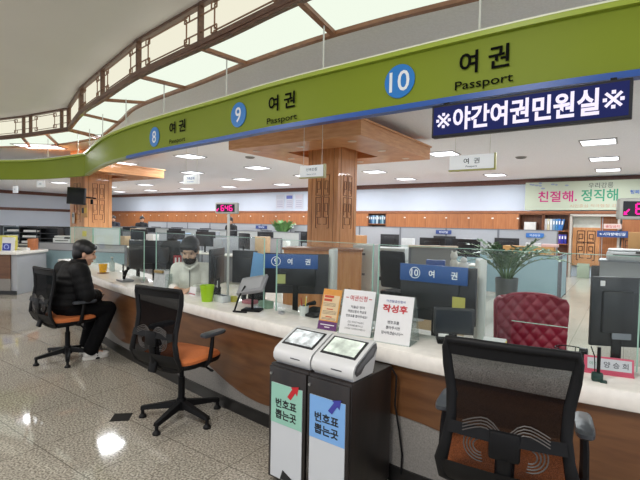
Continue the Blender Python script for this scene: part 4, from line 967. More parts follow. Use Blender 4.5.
# ------------------------------------------------------------------ red tufted staff chair
M_redv = mat('red_leather', '#8a2438', .42, var=.12, vscale=9)
q = Q(529, 318, 3.62); t = thing('staff_chair', 'dark red tufted staff chair with curved back behind the counter', 'chair', (q.x, q.y, -.0), math.radians(-6))
rows = []; NX, NZ = 64, 72
def tuft(x, z):
    u, v = x/.05, z/.058; a = (u+v)*PI/2; b = (u-v)*PI/2
    return .020*(abs(math.sin(a))*abs(math.sin(b)))**.5
for j in range(NZ+1):
    z = .44+.57*j/NZ; row = []
    for i in range(NX+1):
        s = -1+2*i/NX; w = .26+.02*(j/NZ); w -= .07*max(0, (j/NZ-.86)/.14)**3 if j/NZ > .86 else 0
        zz = z-.014*s*s*(j/NZ)-(.02*s**8 if j == NZ else 0); x = s*w
        row.append((x, -.05*(1-s*s)*0+.16*s*s*-.3-.02-tuft(x, z), zz))
    rows.append(row)
mb = MB(); mb.sheet(rows); back = [[(x, y+.09-(.02 if j in (0, NZ) else 0), z) for x, y, z in r] for j, r in enumerate([[(x, .16*(x/.3)**2*-.3-.02, z) for x, y, z in row] for row in rows])]
mb.sheet(back)
for A, B in ((rows[-1], back[-1]), (rows[0], back[0]), ([r[0] for r in rows], [r[0] for r in back]), ([r[-1] for r in rows], [r[-1] for r in back])): mb.sheet([A, B])
mb.build('backrest', M_redv, t, ang=80)
edge = [rows[j][0] for j in range(0, NZ+1, 4)]+rows[-1][4:-4:4]+[rows[j][-1] for j in range(NZ, -1, -4)]
mb = MB(); mb.tube([(x, y+.04, z) for x, y, z in edge], .018, 8); mb.build('piping', M_redv, t)
mb = MB(); mb.box((0, -.25, .44), (.54, .5, .12), .04, seg=3); mb.build('seat', M_redv, t)
mb = MB(); mb.cyl((0, -.2, .06), (0, -.2, .4), .03); 
for k in range(5): a = 2*PI*k/5; mb.tube([(0, -.2, .1), (.28*math.cos(a), -.2+.28*math.sin(a), .04)], [.03, .02], 8); mb.ball((.28*math.cos(a), -.2+.28*math.sin(a), .028), .028, 10, 8)
mb.build('base', M_black, t)
# ------------------------------------------------------------------ rear wall: cabinets, shelves, doorway, banner, posters
cw_ = .84; a_r = -3.14
cab = MB(); cab.box((cw_/2, .21, 1.02), (cw_-.004, .40, 2.04)); cab_me = cab.mesh('carcass', M_cab, 0)
dm = MB(); dm.box((0, 0, 1.05), (cw_/2-.008, .02, 1.9)); door_me = dm.mesh('door', M_cab, 0)
hm = MB(); hm.box((0, -.012, 1.88), (.07, .006, .04)); tag_me = hm.mesh('label_holder', mat('white_tag', '#e6e3da', .4), 0)
gm = MB(); gm.box((0, -.0, 1.05), (.008, .024, 1.9)); groove_me = gm.mesh('door_gap', M_oakd, 0)
for k in range(33):
    a = a_r-cw_*(k+1)
    if a < -31: break
    q = AB(a, HBACK-.42)
    if k == 6: continue
    t = thing('wall_cabinet', f'{ORD[k] if k < 30 else "last"} oak wall cabinet from the binder shelf, counted along the rear wall', 'cabinet', q, GRID, 'oak cabinets along the rear wall')
    link('carcass', cab_me, t)
    for s in (0, 1):
        d = link('door', door_me, t, (cw_*(.25+.5*s), 0, 0))
    link('label_holder', tag_me, t, (cw_*.98, 0, 0)); link('door_gap', groove_me, t, (cw_*.5, 0, 0)); link('door_gap', groove_me, t, (cw_*.995, 0, 0))
def bookshelf(a, w, label, levels, h=2.04, lower=0):
    q = AB(a, HBACK-.42); t = thing('bookshelf', label, 'bookshelf', q, GRID)
    mb = MB(); 
    for x in (.012, w-.012): mb.box((x, .2, h/2), (.024, .40, h))
    mb.box((w/2, .39, h/2), (w, .02, h)); mb.box((w/2, .2, h-.012), (w, .4, .024)); mb.build('carcass', wood('shelf_wood', '#6d4026', '#84512f', (7, 7, .7)), t, ang=0)
    for z in levels:
        mb = MB(); mb.box((w/2, .2, z), (w-.05, .38, .024)); mb.build('shelf', M_cab, t, ang=0)
    if lower:
        mb = MB(); mb.box((w/2, -.005, lower/2), (w-.02, .02, lower-.04)); mb.build('door', M_cab, t, ang=0)
    return t, q
def binders(a, z, cols, label, grp, w=.06, h=.30, lean=0):
    for i, c in enumerate(cols):
        p = AB(a+.03+(w+.012)*i, HBACK-.25, z)
        mb = MB(); mb.box((0, 0, h/2), (w, .24, h), .004, ry=lean if i == len(cols)-1 else 0); o = mb.build('binder', mat('binder_'+c, c, .45), loc=p, rz=GRID, label=label.format(ORD[i]), cat='binder', group=grp)
        mb = MB(); mb.box((0, -.1215, h*.68), (w*.6, .002, h*.3)); mb.build('spine_label', M_paper, o, ang=0)
bookshelf(-3.14, .76, 'open oak shelf bay with one white box, next to the binder shelf', [.75, 1.45], lower=.72)
p = AB(-2.78, HBACK-.25, 1.462); block('white box alone on the open oak shelf', 'box', 'storage_box', p, GRID, (.36, .26, .30), mat('white_box_card', '#c9c8c4', .6, var=.05))
bookshelf(-2.36, .76, 'open oak shelf bay filled with blue and white binders beside the doorway', [.75, 1.05, 1.48], lower=.72)
binders(-2.33, 1.492, ['#c7c9cc', '#c9c2a2', '#bfc6cc', '#6f8fae', '#3f7fb0', '#2f6fb8', '#3b6ea8'], '{} binder from the left on the upper level of the binder shelf', 'binders on the upper shelf level', .07, .38, .2)
binders(-1.98, 1.062, ['#b58a8e', '#4a3aa0', '#2b2f9a', '#2a2a8c'], '{} binder from the left on the lower level of the binder shelf', 'binders on the lower shelf level', .07, .30)
bookshelf(a_r-cw_*7, cw_, 'narrow open shelf of blue files among the oak wall cabinets', [.8, 1.2, 1.6])
binders(a_r-cw_*7+.02, 1.612, ['#2b3f55', '#3c6088', '#7fa8c4', '#2d5d80', '#bcd0da', '#22394e', '#46798f', '#8fb0bb', '#27465e'], '{} file on the top level of the narrow file shelf', 'files on the narrow shelf', .075, .34)
for i, z in ((0, 1.212), (1, 1.212), (0, .812), (1, .812)):
    p = AB(a_r-cw_*7+.22+.4*i, HBACK-.22, z); block(('pale' if i else 'white')+' paper box on the '+('middle' if z > 1 else 'low')+' level of the narrow file shelf', 'box', 'paper_box', p, GRID, (.34, .26, .27), mat('pale_box' if i else 'white_box_card', '#c7c6ae' if i else '#c9c8c4', .6))
# doorway
q = AB(-1.56, HBACK-.45); t = thing('door_1', None, None, q, GRID, kind='structure'); del_ = None
mb = MB()
for x in (0, 1.30): mb.box((x, .2, 1.0), (.07, .3, 2.0))
mb.box((.65, .2, 2.0), (1.37, .3, .07)); mb.build('door_frame', mat('door_frame_grey', '#b6b0a6', .4), t, ang=0)
mb = MB(); mb.box((.42, .36, .98), (.76, .03, 1.25)); mb.build('door_leaf', M_oak, t, ang=0)
mb = MB(); carving(mb, .5, .55, 1.5, .338, .022); mb.build('door_lattice', mat('dark_lattice', '#3c2616', .6), t, (.42, 0, 0), ang=0)
mb = MB(); mb.box((.44, .37, 1.78), (.8, .02, .36)); mb.build('door_pane', mat('frosted_pane', '#c9ccc2', .3, var=.08), t, ang=0)
mb = MB(); mb.box((1.04, .36, 1.0), (.46, .05, 1.96)); mb.build('side_panel', M_cab, t, ang=0)
mb = MB(); mb.box((.86, .34, 1.0), (.02, .03, 1.9)); mb.build('door_edge', M_steel, t, ang=0)
p = AB(-1.15, HBACK-.52); block('grey-green low bin standing in the doorway', 'bin', 'bin', p, GRID, (.34, .2, .46), mat('sage_bin', '#8f9a86', .5), .01)
p = AB(-.73, HBACK-.52); block('black low box standing beside the grey-green bin', 'box', 'floor_box', p, GRID, (.40, .2, .42), mat('black_box', '#1c1917', .5), .01)
q = AB(-.18, HBACK-.5); t = thing('wall_panel', 'oak carved wall panel carrying the blue direction sign', 'wall panel', q, GRID)
mb = MB(); mb.box((.85, .1, 1.0), (1.7, .1, 2.0)); mb.build('board', M_cab, t, ang=0); mb = MB(); carving(mb, .5, .3, 1.35, .043, .022)
m2 = mb.build('carving', mat('dark_lattice', '#3c2616', .6), t, ang=0); m2.location.x = .3
p = AB(-.62, HBACK-.56, 1.66); t = thing('direction_sign', 'small pale sign with a red line hanging above the blue direction sign', 'sign', p, GRID)
mb = MB(); mb.box((.2, 0, 0), (.46, .01, .15)); mb.build('plate', mat('pale_pink_plate', '#cdb6ae', .5), t); text('출입금지', t, .2, -.007, 0, w=.36, h=.085, m=M_red, bold=.01)
p = AB(-.62, HBACK-.56, 1.42); t = thing('direction_sign', 'long blue sign with white lettering beside the doorway', 'sign', p, GRID)
mb = MB(); mb.box((.2, 0, 0), (.80, .012, .2)); mb.build('plate', mat('direction_blue', '#2a4478', .5), t); text('←시각장애인실', t, .2, -.008, 0, w=.66, h=.09, m=M_wletter, bold=.01)
# banner on the upper wall
a0, a1 = ab_at(525, HBACK-.45, 2.6), ab_at(655, HBACK-.45, 2.6); BW = a1-a0; q = AB((a0+a1)/2, HBACK-.43, 2.63)
t = thing('banner', 'long pale green banner with pink and green Korean slogan above the doorway', 'banner', q, GRID)
mb = MB(); mb.box((0, 0, 0), (BW, .01, .93)); mb.build('cloth', mat('banner_cloth', '#b2baa6', .7, var=.06, vscale=1.2), t, ang=0)
u = lambda px: ab_at(px, HBACK-.45, 2.6)-(a0+a1)/2
text('친절해.', t, (u(538)+u(577))/2, -.008, -.02, w=u(577)-u(538), h=.36, m=mat('banner_pink', '#b81a70', .6), bold=.018)
text('정직해', t, (u(581)+u(618))/2, -.008, 0, w=u(618)-u(581), h=.38, m=mat('banner_green', '#2f8a68', .6), bold=.018)
text('우리강릉', t, (u(588)+u(613))/2, -.008, .31, w=u(613)-u(588), h=.17, m=M_ink, bold=.0)
text('시민중심 적극행정 강릉', t, (u(570)+u(622))/2, -.008, -.33, w=u(622)-u(570), h=.10, m=mat('banner_orange', '#b58a70', .6))
text('행복한', t, u(637), -.008, .08, w=u(643)-u(629), h=.12, m=mat('banner_blue', '#3a62b8', .6), bold=.02)
rnd = random.Random(3)
for k in range(9): mb = MB(); mb.ball((u(526)+.12+rnd.random()*1.3, -.006, .25+rnd.random()*.18), (.04+.03*rnd.random(), .003, .03), 8, 6); mb.build('leaf_print', mat('banner_leaf', '#8d97ae', .7), t)
for i, (px0, px1, c) in enumerate(((276, 284, '#c9d0dc'), (286, 293, '#8f9bd0'), (295, 303, '#d3cfdc'))):
    b = HBACK-.02; A, B = ab_at(px0, b, 2.6), ab_at(px1, b, 2.6); q = AB((A+B)/2, b, 2.62); w_ = B-A
    t = thing('poster', ['pale blue poster nearest the number display side on the rear wall', 'violet-headed poster between the two pale posters on the rear wall', 'pale lilac poster beside the carved column on the rear wall'][i], 'poster', q, GRID, 'posters on the rear wall')
    mb = MB(); mb.box((0, 0, 0), (w_, .01, .68)); mb.build('sheet', mat('poster_sheet_%d' % i, '#d5d9e4', .6), t, ang=0)
    mb = MB(); mb.box((0, -.007, .2), (w_*.86, .003, .16)); mb.build('header', mat('poster_head_%d' % i, c if i != 1 else '#6a78c0', .6), t, ang=0)
    mb = MB()
    for k in range(4): mb.box((0, -.007, .02-.09*k), (w_*.7, .003, .025))
    mb.build('print', mat('poster_print', '#a9abc4', .6), t, ang=0)
# hanging signs
def hanging_sign(label, px, py, D, w, h, body, m, edge=None, rz=GRID, col='#cfd2d4'):
    q = Q(px, py, D); t = thing('hanging_sign', label, 'sign', q, rz, 'white signs hanging from the ceiling')
    mb = MB(); mb.box((0, 0, 0), (w, .05, h), .008); mb.build('panel', mat('hang_panel'+col, col, .45, emit=.55), t)  # panel colour also emits: brightness added to the sign, no lamp inside
    if edge:
        mb = MB(); mb.box((0, -.002, -h/2), (w+.02, .056, .022), .004); mb.box((w/2, -.002, 0), (.022, .056, h+.02), .004); mb.build('edge', mat('yellow_edge'+edge, edge, .45), t)
    for x in (-w*.38, w*.38):
        mb = MB(); mb.cyl((x, 0, h/2), (x, 0, ZC-q.z), .004, seg=6); mb.build('wire', M_rod, t)
    for s, z, ww, hh in body: text(s, t, 0, -.027, z, w=ww, h=hh, m=m, bold=.012)
hanging_sign('white hanging sign with yellow edge and two Korean letters beneath the message board', 472, 162.5, 6.0, .60, .20, [('여  권', .02, .21, .075), ('Passport', -.055, .15, .03)], M_ink, '#c3c07e')
hanging_sign('white hanging sign just before the carved central column', 312.5, 171.5, 6.9, .46, .19, [('신속민원', .03, .21, .05), ('Express Service', -.045, .18, .022)], mat('grey_print', '#6e7a80', .5), '#c9c79a')
hanging_sign('white hanging sign with small blue lettering above the staff area', 191.5, 179.5, 9.2, .45, .19, [('가족관계', .02, .24, .06), ('Family Relation', -.05, .2, .025)], mat('blue_print', '#5570b0', .5))
hanging_sign('small square white hanging sign before the far white wall', 15.5, 189.5, 13.0, .26, .20, [('안내', 0, .1, .05)], mat('grey_print', '#6e7a80', .5))
hanging_sign('wide pale hanging sign near the monitor column', 41, 184, 12.2, .42, .17, [('민원', 0, .15, .05)], mat('grey_print', '#6e7a80', .5))
# ------------------------------------------------------------------ office furniture rows
M_pgrey = mat('partition_grey', '#a2a4a8', .75, var=.03, vscale=30); M_pblue = mat('partition_blue', '#8fa9b1', .6, var=.03, vscale=30); M_pwhite = mat('partition_white', '#b6bab8', .6, var=.04, vscale=20); M_pdark = mat('partition_post', '#6d7076', .5)
def partition(label, loc, rz, w, h, m=None, post=True, lower=None, group=None, band=None):
    t = thing('desk_partition', label, 'partition', loc, rz, group)
    if lower:
        z = h*lower
        mb = MB(); mb.box((0, 0, (z+.05)/2), (w-.05, .04, z-.05)); mb.build('lower_panel', band or M_pblue, t, ang=0)
        mb = MB(); mb.box((0, 0, (z+h)/2), (w-.05, .04, h-z-.01)); mb.build('upper_panel', m or M_pgrey, t, ang=0)
        mb = MB(); mb.box((0, 0, z), (w, .05, .02)); mb.build('rail', M_pdark, t, ang=0)
    else:
        mb = MB(); mb.box((0, 0, h/2+.02), (w-.05, .04, h-.04)); mb.build('panel', m or M_pgrey, t, ang=0)
    if post:
        mb = MB(); mb.box((-w/2+.015, 0, h/2), (.04, .055, h)); mb.box((w/2-.01, 0, h/2), (.02, .055, h)); mb.box((0, 0, h), (w, .055, .02)); mb.build('frame', M_pdark, t, ang=0)
    return t
def desk(label, loc, rz, w, d=.7, h=.72, group=None):
    t = thing('office_desk', label, 'desk', loc, rz, group)
    mb = MB(); mb.box((0, 0, h-.015), (w, d, .03), .004); mb.build('desktop', mat('desk_top_grey', '#b9b6ae', .5), t)
    for s in (-1, 1):
        mb = MB(); mb.box((s*(w/2-.02), 0, (h-.03)/2), (.03, d-.04, h-.03)); mb.build('side_panel', M_pgrey, t, ang=0)
    return t
A1 = ab_at(558, 13.2, 1.4); n = 12; wseg = 1.5
proto_p = partition('first tall grey partition from the doorway, row before the oak cabinets', AB(A1-wseg/2, 13.2), GRID, wseg, 1.50, group='tall grey partitions before the oak cabinets')
for k in range(1, n): dup(proto_p, AB(A1-wseg*(k+.5), 13.2), GRID, f'{ORD[k]} tall grey partition from the doorway, row before the oak cabinets')
p = AB(A1-.55, 13.2-.035, 1.36); t = thing('partition_sign', 'small blue name strip on the tall grey partition nearest the doorway', 'sign', p, GRID)
mb = MB(); mb.box((0, 0, 0), (.44, .012, .12)); mb.build('plate', mat('strip_blue', '#3a72b8', .5), t); text('여권담당', t, 0, -.008, 0, w=.26, h=.06, m=M_wletter)
a2 = ab_at(444, 13.2, 1.4); p = AB(a2, 13.2-.04, 1.38); t = thing('partition_sign', 'navy name strip at the far end of a tall grey partition', 'sign', p, GRID)
mb = MB(); mb.box((0, 0, 0), (.48, .012, .12)); mb.build('plate', mat('strip_navy', '#33467e', .5), t); text('민원팀', t, 0, -.008, 0, w=.26, h=.06, m=M_wletter)
a2 = ab_at(262, 13.2, 1.4); p = AB(a2, 13.2-.04, 1.38); t = thing('partition_sign', 'dark blue name strip on a tall partition behind the number display', 'sign', p, GRID)
mb = MB(); mb.box((0, 0, 0), (.6, .012, .13)); mb.build('plate', mat('strip_navy', '#33467e', .5), t); text('행정팀', t, 0, -.008, 0, w=.3, h=.06, m=M_wletter)
dk = desk('first rear desk from the doorway', AB(A1-.9, 12.4), GRID, 1.6, group='desks along the tall grey partitions')
mo = None
rnd = random.Random(11)
for k in range(11):
    if k: dup(dk, AB(A1-.9-1.7*k, 12.4), GRID, f'{ORD[k]} rear desk from the doorway')
    q = AB(A1-1.1-1.7*k+rnd.uniform(-.1, .1), 12.45); q.z = .72
    lb = f'black monitor on the {ORD[k]} rear desk from the doorway'
    if mo is None: mo = monitor(lb, q, GRID, .62, .40, .16, group='black monitors on the rear desks')
    else: dup(mo, q, GRID+rnd.uniform(-.25, .25), lb, 'black monitors on the rear desks')
    if k % 2 == 0:
        q = AB(A1-.45-1.7*k, 12.35); q.z = .72
        block(f'white paper tray stack on the {ORD[k]} rear desk from the doorway', 'paper tray', 'paper_tray', q, GRID+.1, (.34, .26, .46), mat('tray_white', '#c6c8c8', .5, var=.1, vscale=14), .01, '#55585c')
    else:
        q = AB(A1-.4-1.7*k, 12.35); q.z = .72
        block(f'{"blue" if k % 4 == 1 else "brown"} file box on the {ORD[k]} rear desk from the doorway', 'file box', 'file_box', q, GRID-.1, (.36, .28, .50), mat('file_blue', '#30508e', .5) if k % 4 == 1 else mat('file_brown', '#a7784c', .6, var=.05), .01, '#c9c9c4')
# nearer light blue partition by the plant
a3 = ab_at(560, 10.9, .5); 
for k in range(3):
    partition(['low pale blue partition at the aisle, end nearest the doorway', 'low pale blue partition behind the potted plant', 'low pale blue partition right of the white copier'][k], AB(a3-.62-1.2*k, 10.9), GRID, 1.2, .96, M_pblue, group='low pale blue partitions')
partition('short pale blue partition standing end-on at the aisle', AB(a3, 11.4), GRID+PI/2, .95, .96, M_pblue, group='low pale blue partitions')
p = AB(a3-.75, 11.55); t = thing('low_shelf', 'low honey-coloured shelf behind the pale blue partition', 'shelf', p, GRID); mb = MB(); mb.box((0, 0, .56), (1.1, .35, 1.12)); mb.build('body', wood('honey_wood', '#bd8d50', '#cfa066', (1, 6, 6)), t, ang=0)
p = AB(a3-.35, 10.95, .98); p2 = AB(a3-.3, 11.55, 1.12); block('pink and white paper pack lying on the low honey shelf', 'paper pack', 'paper_pack', p2, GRID, (.34, .24, .07), mat('pinkish_paper', '#c9aaa4', .6), .01)
for px, b, z, lb in ((466, 10.1, .72, 'black monitor close behind the potted plant tips'), (432, 10.1, .72, 'dark monitor above the beige-topped grey partition')):
    a = ab_at(px, b, 1.0); q = AB(a, b); desk('desk under the '+lb, q, GRID, .78); q.z = z; dup(mo, q, GRID, lb, 'black monitors on the middle desks')
# partition behind counter ten, with beige top
q = Q(426, 255, 6.9); t = partition('grey partition with beige top rail between the copier and number 10 sign', (q.x+.1, q.y, 0), GRID+.5, .72, 1.22, mat('partition_dark_grey', '#8d8d8c', .8)); 
mb = MB(); mb.box((0, 0, 1.235), (.74, .16, .03)); mb.build('top_board', mat('beige_board', '#cbb598', .5), t, ang=0)
q = Q(441, 267, 6.1); t = thing('side_cabinet', 'beige side cabinet behind the number 10 sign', 'cabinet', (q.x, q.y, 0), GRID+.4); zt = .97
mb = MB(); mb.box((0, 0, zt/2), (.62, .4, zt)); mb.build('body', mat('beige_cab', '#bda98a', .5), t, ang=0); mb = MB(); mb.box((0, -.205, zt/2), (.58, .01, zt-.08)); mb.build('door', mat('beige_cab', '#bda98a', .5), t, ang=0)
l = V(q.x-.08, q.y-.02, zt); block('blue tissue box on the beige side cabinet', 'tissue box', 'tissue_box', l, GRID+.3, (.25, .13, .12), mat('tissue_blue', '#2d4e98', .5, var=.1, vscale=14), .008, '#d9dde4')
t = thing('doll', 'small white doll figure beside the blue tissue box', 'figurine', (q.x+.16, q.y-.05, zt)); mb = MB(); mb.ball((0, 0, .07), (.06, .05, .075)); mb.ball((0, 0, .18), (.05, .048, .055)); mb.ball((-.03, 0, .235), (.013, .01, .025)); mb.ball((.03, 0, .235), (.013, .01, .025)); voxel(mb, 'body', mat('doll_white', '#d2d0c8', .7), t, .008, 2)
t = thing('doll', 'rounded pale plush toy at the end of the beige side cabinet', 'figurine', (q.x+.27, q.y-.12, zt)); mb = MB(); mb.ball((0, 0, .06), (.07, .06, .06)); mb.ball((0, -.01, .13), (.045, .045, .045)); voxel(mb, 'body', mat('plush_pale', '#cfcfcf', .8), t, .008, 2)
# white drawer cabinet, copier and dark swivel chair right of the column
q = Q(366, 262, 6.6); t = thing('drawer_cabinet', 'white drawer cabinet right beside the oak column base', 'cabinet', (q.x, q.y, 0), GRID+.3)
mb = MB(); mb.box((0, 0, .63), (.30, .45, 1.26)); mb.build('body', mat('cab_white', '#c4c6c2', .5), t, ang=0)
for k in range(4):
    mb = MB(); mb.box((0, -.23, .2+.29*k), (.27, .015, .27)); d_ = mb.build('drawer', mat('cab_white', '#c4c6c2', .5), t, ang=0); mb = MB(); mb.box((0, -.242, .26+.29*k), (.07, .012, .03)); mb.build('handle', M_pdark, d_, ang=0)
def copier(label, loc, rz, w, d, h, m):
    t = thing('copier', label, 'copier', loc, rz); mb = MB(); mb.box((0, 0, h*.38), (w, d, h*.76), .02); mb.build('body', m, t)
    mb = MB(); mb.box((0, .02, h*.88), (w*.96, d*.9, h*.2), .02); mb.build('scanner_lid', m, t); mb = MB(); mb.box((0, -d/2-.002, h*.5), (w*.7, .01, h*.06)); mb.build('tray_slot', M_black, t, ang=0)
    mb = MB(); mb.box((w*.3, -d*.45, h*.8), (w*.3, .08, .02), rx=.3); mb.build('panel', M_screen, t)
q = Q(392, 262, 8.3); copier('white office copier between the drawer cabinet and grey partition', (q.x, q.y, 0), GRID+.2, .62, .6, 1.16, mat('copier_white', '#c9cccb', .45, var=.03))
q = Q(401, 262, 7.2); t = thing('swivel_chair', 'black swivel chair with high back before the white copier', 'chair', (q.x, q.y, 0), 2.4)
mb = MB(); mb.box((0, .24, .85), (.46, .08, .6), .04, rx=-.12, seg=3); mb.build('backrest', M_black, t); mb = MB(); mb.box((0, 0, .46), (.48, .48, .08), .03); mb.build('seat', M_black, t)
mb = MB(); mb.cyl((0, 0, .05), (0, 0, .43), .03); [mb.tube([(0, 0, .1), (.28*math.cos(k*1.257), .28*math.sin(k*1.257), .03)], [.025, .018], 6) for k in range(5)]; mb.build('base', M_black, t)
q = Q(409, 287, 3.9); block('yellow and white paper bundle on the staff desk behind the white notices', 'paper bundle', 'paper_bundle', (q.x, q.y, .72), .3, (.22, .18, .10), mat('bundle_white', '#cfcfcb', .6, var=.08, vscale=14), .01); 
o = C.objects['paper_bundle']; mb = MB(); mb.ball((.0, -.02, .115), (.08, .05, .025)); mb.build('yellow_slip', mat('yellow_slip', '#cfc24a', .6), o)
q = Q(357, 278, 4.5); phone('black desk phone before the oak cabinet of the column', (q.x, q.y, .72+.07), .3); block('white form stack under the phone near the oak cabinet', 'paper stack', 'paper_stack', (q.x, q.y, .72), .3, (.26, .22, .07), mat('stack_white', '#cfd0ce', .6, var=.06, vscale=30))
# oak low cabinet in front of the column
q = Q(322, 260, 5.95); t = thing('low_cabinet', 'low oak cabinet with flat top standing before the carved central column', 'cabinet', (q.x, q.y, 0), -.12)
mb = MB(); mb.box((0, .2, .60), (1.05, .4, 1.20)); mb.build('body', M_oak, t, ang=0); mb = MB(); mb.box((0, .19, 1.21), (1.09, .44, .03)); mb.build('top', wood('cab_top', '#8d5a3c', '#a06c4a', (1, 6, 6)), t, ang=0)
for s in (-1, 1):
    mb = MB(); mb.box((s*.26, -.008, .6), (.5, .016, 1.1)); mb.build('door', M_oak, t, ang=0)
# mid left rows, seen above the staff member
M_pl = [M_pwhite, M_pgrey]; cR = AB(-4.6, 7.0); cL = AB(-11.27, 5.97)
for row, (b, h, lab_, cnt, pxr) in enumerate(((10.6, 1.28, 'second row', 7, 300), (8.7, 1.16, 'third row', 6, 282))):
    aR = ab_at(pxr, b, 1.2); pp = None
    for k in range(cnt):
        lb = f'{ORD[k]} {"white" if row == 0 else "grey"} partition from the column, {lab_} behind the staff'
        if pp is None: pp = partition(lb, AB(aR-.75, b), GRID, 1.5, h, M_pl[row], group=f'{lab_} partitions in the office')
        else: dup(pp, AB(aR-.75-1.5*k, b), GRID, lb)
        q = AB(aR-.7-1.5*k, b-.55); qd = Vector(q)
        if (qd-Vector((cR.x, cR.y, 0))).length < 1.5 or (qd-Vector((cL.x, cL.y, 0))).length < 1.5: continue
        d_ = desk(f'{ORD[k]} desk from the column, {lab_} behind the staff', qd, GRID, 1.42, .7, group=f'{lab_} desks in the office') if k == 0 and row == 0 else dup(dk0, qd, GRID, f'{ORD[k]} desk from the column, {lab_} behind the staff', f'{lab_} desks in the office')
        if k == 0 and row == 0: dk0 = d_
        q.z = .72; dup(mo, q+E1*rnd.uniform(-.2, .2), GRID+rnd.uniform(-.4, .4), f'black monitor on the {ORD[k]} desk from the column, {lab_} behind the staff', f'black monitors on the {lab_} desks')
        c_ = [('white', '#c9cac6'), ('tan', '#b39a78'), ('grey', '#8b8e92'), ('pale blue', '#8fa9c4')][(k+row) % 4]
        q = AB(aR-.2-1.5*k, b-.5); q.z = .72
        block(f'{c_[0]} file stack, on {ORD[k]} desk from the column, {lab_} behind the staff', 'file stack', 'file_stack', q, GRID+.15, (.3, .24, rnd.uniform(.3, .55)), mat('stack_'+c_[1], c_[1], .6, var=.12, vscale=16), .008, '#6a6d70')
# foliage plant in the far middle
def plant(label, loc, pot_r, pot_h, stems, length, seed, leaf=.07, col='#2f4a2c', spread=.55, droop=.5, potc='#5a5f60'):
    rnd = random.Random(seed); t = thing('potted_plant', label, 'plant', loc)
    mb = MB(); mb.lathe([(0, 0), (pot_r*.8, 0), (pot_r, pot_h), (pot_r*.92, pot_h), (pot_r*.88, pot_h-.05), (0, pot_h-.05)], seg=24); mb.build('pot', mat('pot_'+potc, potc, .45), t)
    st = MB(); lf = MB()
    for k in range(stems):
        a = 2*PI*k/stems+rnd.uniform(-.3, .3); sp = spread*rnd.uniform(.35, 1.15); L = length*rnd.uniform(.7, 1.1); pts = []
        for i in range(11):
            u = i/10; r = sp*L*u*(.6+.7*u); z = pot_h-.04+L*u*(1-droop*sp*u*u*.9)
            pts.append(Vector((math.cos(a)*(r+.05), math.sin(a)*(r+.05), z)))
        st.tube(pts, [.012*(1-.6*i/10) for i in range(11)], 6)
        for i in range(3, 11):
            p = pts[i]; tg = (pts[i]-pts[i-1]).normalized(); sd_ = tg.cross(Vector((0, 0, 1))); sd_ = sd_.normalized() if sd_.length > .05 else Vector((1, 0, 0)); nn = sd_.cross(tg)
            for s in (-1, 1, 0) if i == 10 else (-1, 1):
                d_ = (tg*(.5 if s else 1)+sd_*s*.85+nn*rnd.uniform(-.1, .35)).normalized(); w_ = d_.cross(nn).normalized(); ll = leaf*rnd.uniform(.8, 1.25); wd = ll*.34
                nm = d_.cross(w_).normalized()
                lf.quad(p, p+d_*ll*.45+w_*wd+nm*.006, p+d_*ll, p+d_*ll*.45-w_*wd+nm*.006)
    st.build('stems', mat('stem_green', '#4d6a3a', .5), t); lf.build('leaves', mat('leaf_'+col, col, .35, var=.3, vscale=6), t, ang=0, recalc=False)
q = Q(507, 270, 7.7); plant('large potted plant with glossy dark green leaves behind the red chair', (q.x, q.y, 0), .19, .68, 24, .95, 5, .12, '#4d6b4c', .85, .72)
a = ab_at(287, 12.9, 1.3); q = AB(a, 12.62); q.z = .72; plant('bright green bushy plant far behind the number 9 sign', q, .12, .3, 24, .62, 8, .15, '#5d8a4a', .42, .4)
a_ = q
# right foreground office: cabinets, printer, carton
q = Q(626, 262, 6.6); t = thing('side_cabinet', 'grey low cabinet carrying the white printer near the doorway', 'cabinet', (q.x+.05, q.y, 0), GRID)
mb = MB(); mb.box((0, 0, .54), (.72, .5, 1.08)); mb.build('body', mat('grey_cab', '#a7abae', .5), t, ang=0); mb = MB(); mb.box((0, -.252, .54), (.66, .01, .98)); mb.build('door', mat('grey_cab', '#a7abae', .5), t, ang=0); mb = MB(); mb.box((0, -.01, 1.09), (.76, .53, .025)); mb.build('top', mat('grey_cab_top', '#84888c', .5), t, ang=0)
copier('white desktop printer on the grey low cabinet', (q.x+.02, q.y-.02, 1.1025), GRID, .54, .42, .17, mat('copier_white', '#c9cccb', .45))
q = Q(640, 250, 7.4); t = thing('tall_cabinet', 'tall grey cabinet behind the white printer', 'cabinet', (q.x+.1, q.y, 0), GRID); mb = MB(); mb.box((0, 0, .6), (.7, .45, 1.2)); mb.build('body', mat('grey_cab', '#a7abae', .5), t, ang=0); mb = MB(); mb.box((0, -.23, .6), (.66, .01, 1.12)); mb.build('door', mat('grey_cab', '#a7abae', .5), t, ang=0)
t = thing('carton', 'brown cardboard carton on the tall cabinet under the pink number display', 'carton', (q.x+.1, q.y, 1.2), GRID); mb = MB(); mb.box((0, 0, .16), (.5, .36, .32), .004); mb.build('box', mat('cardboard', '#b48a58', .7, var=.05), t); mb = MB(); mb.box((0, 0, .3205), (.5, .05, .002)); mb.build('tape', mat('tape', '#c9ad7d', .4), t, ang=0)
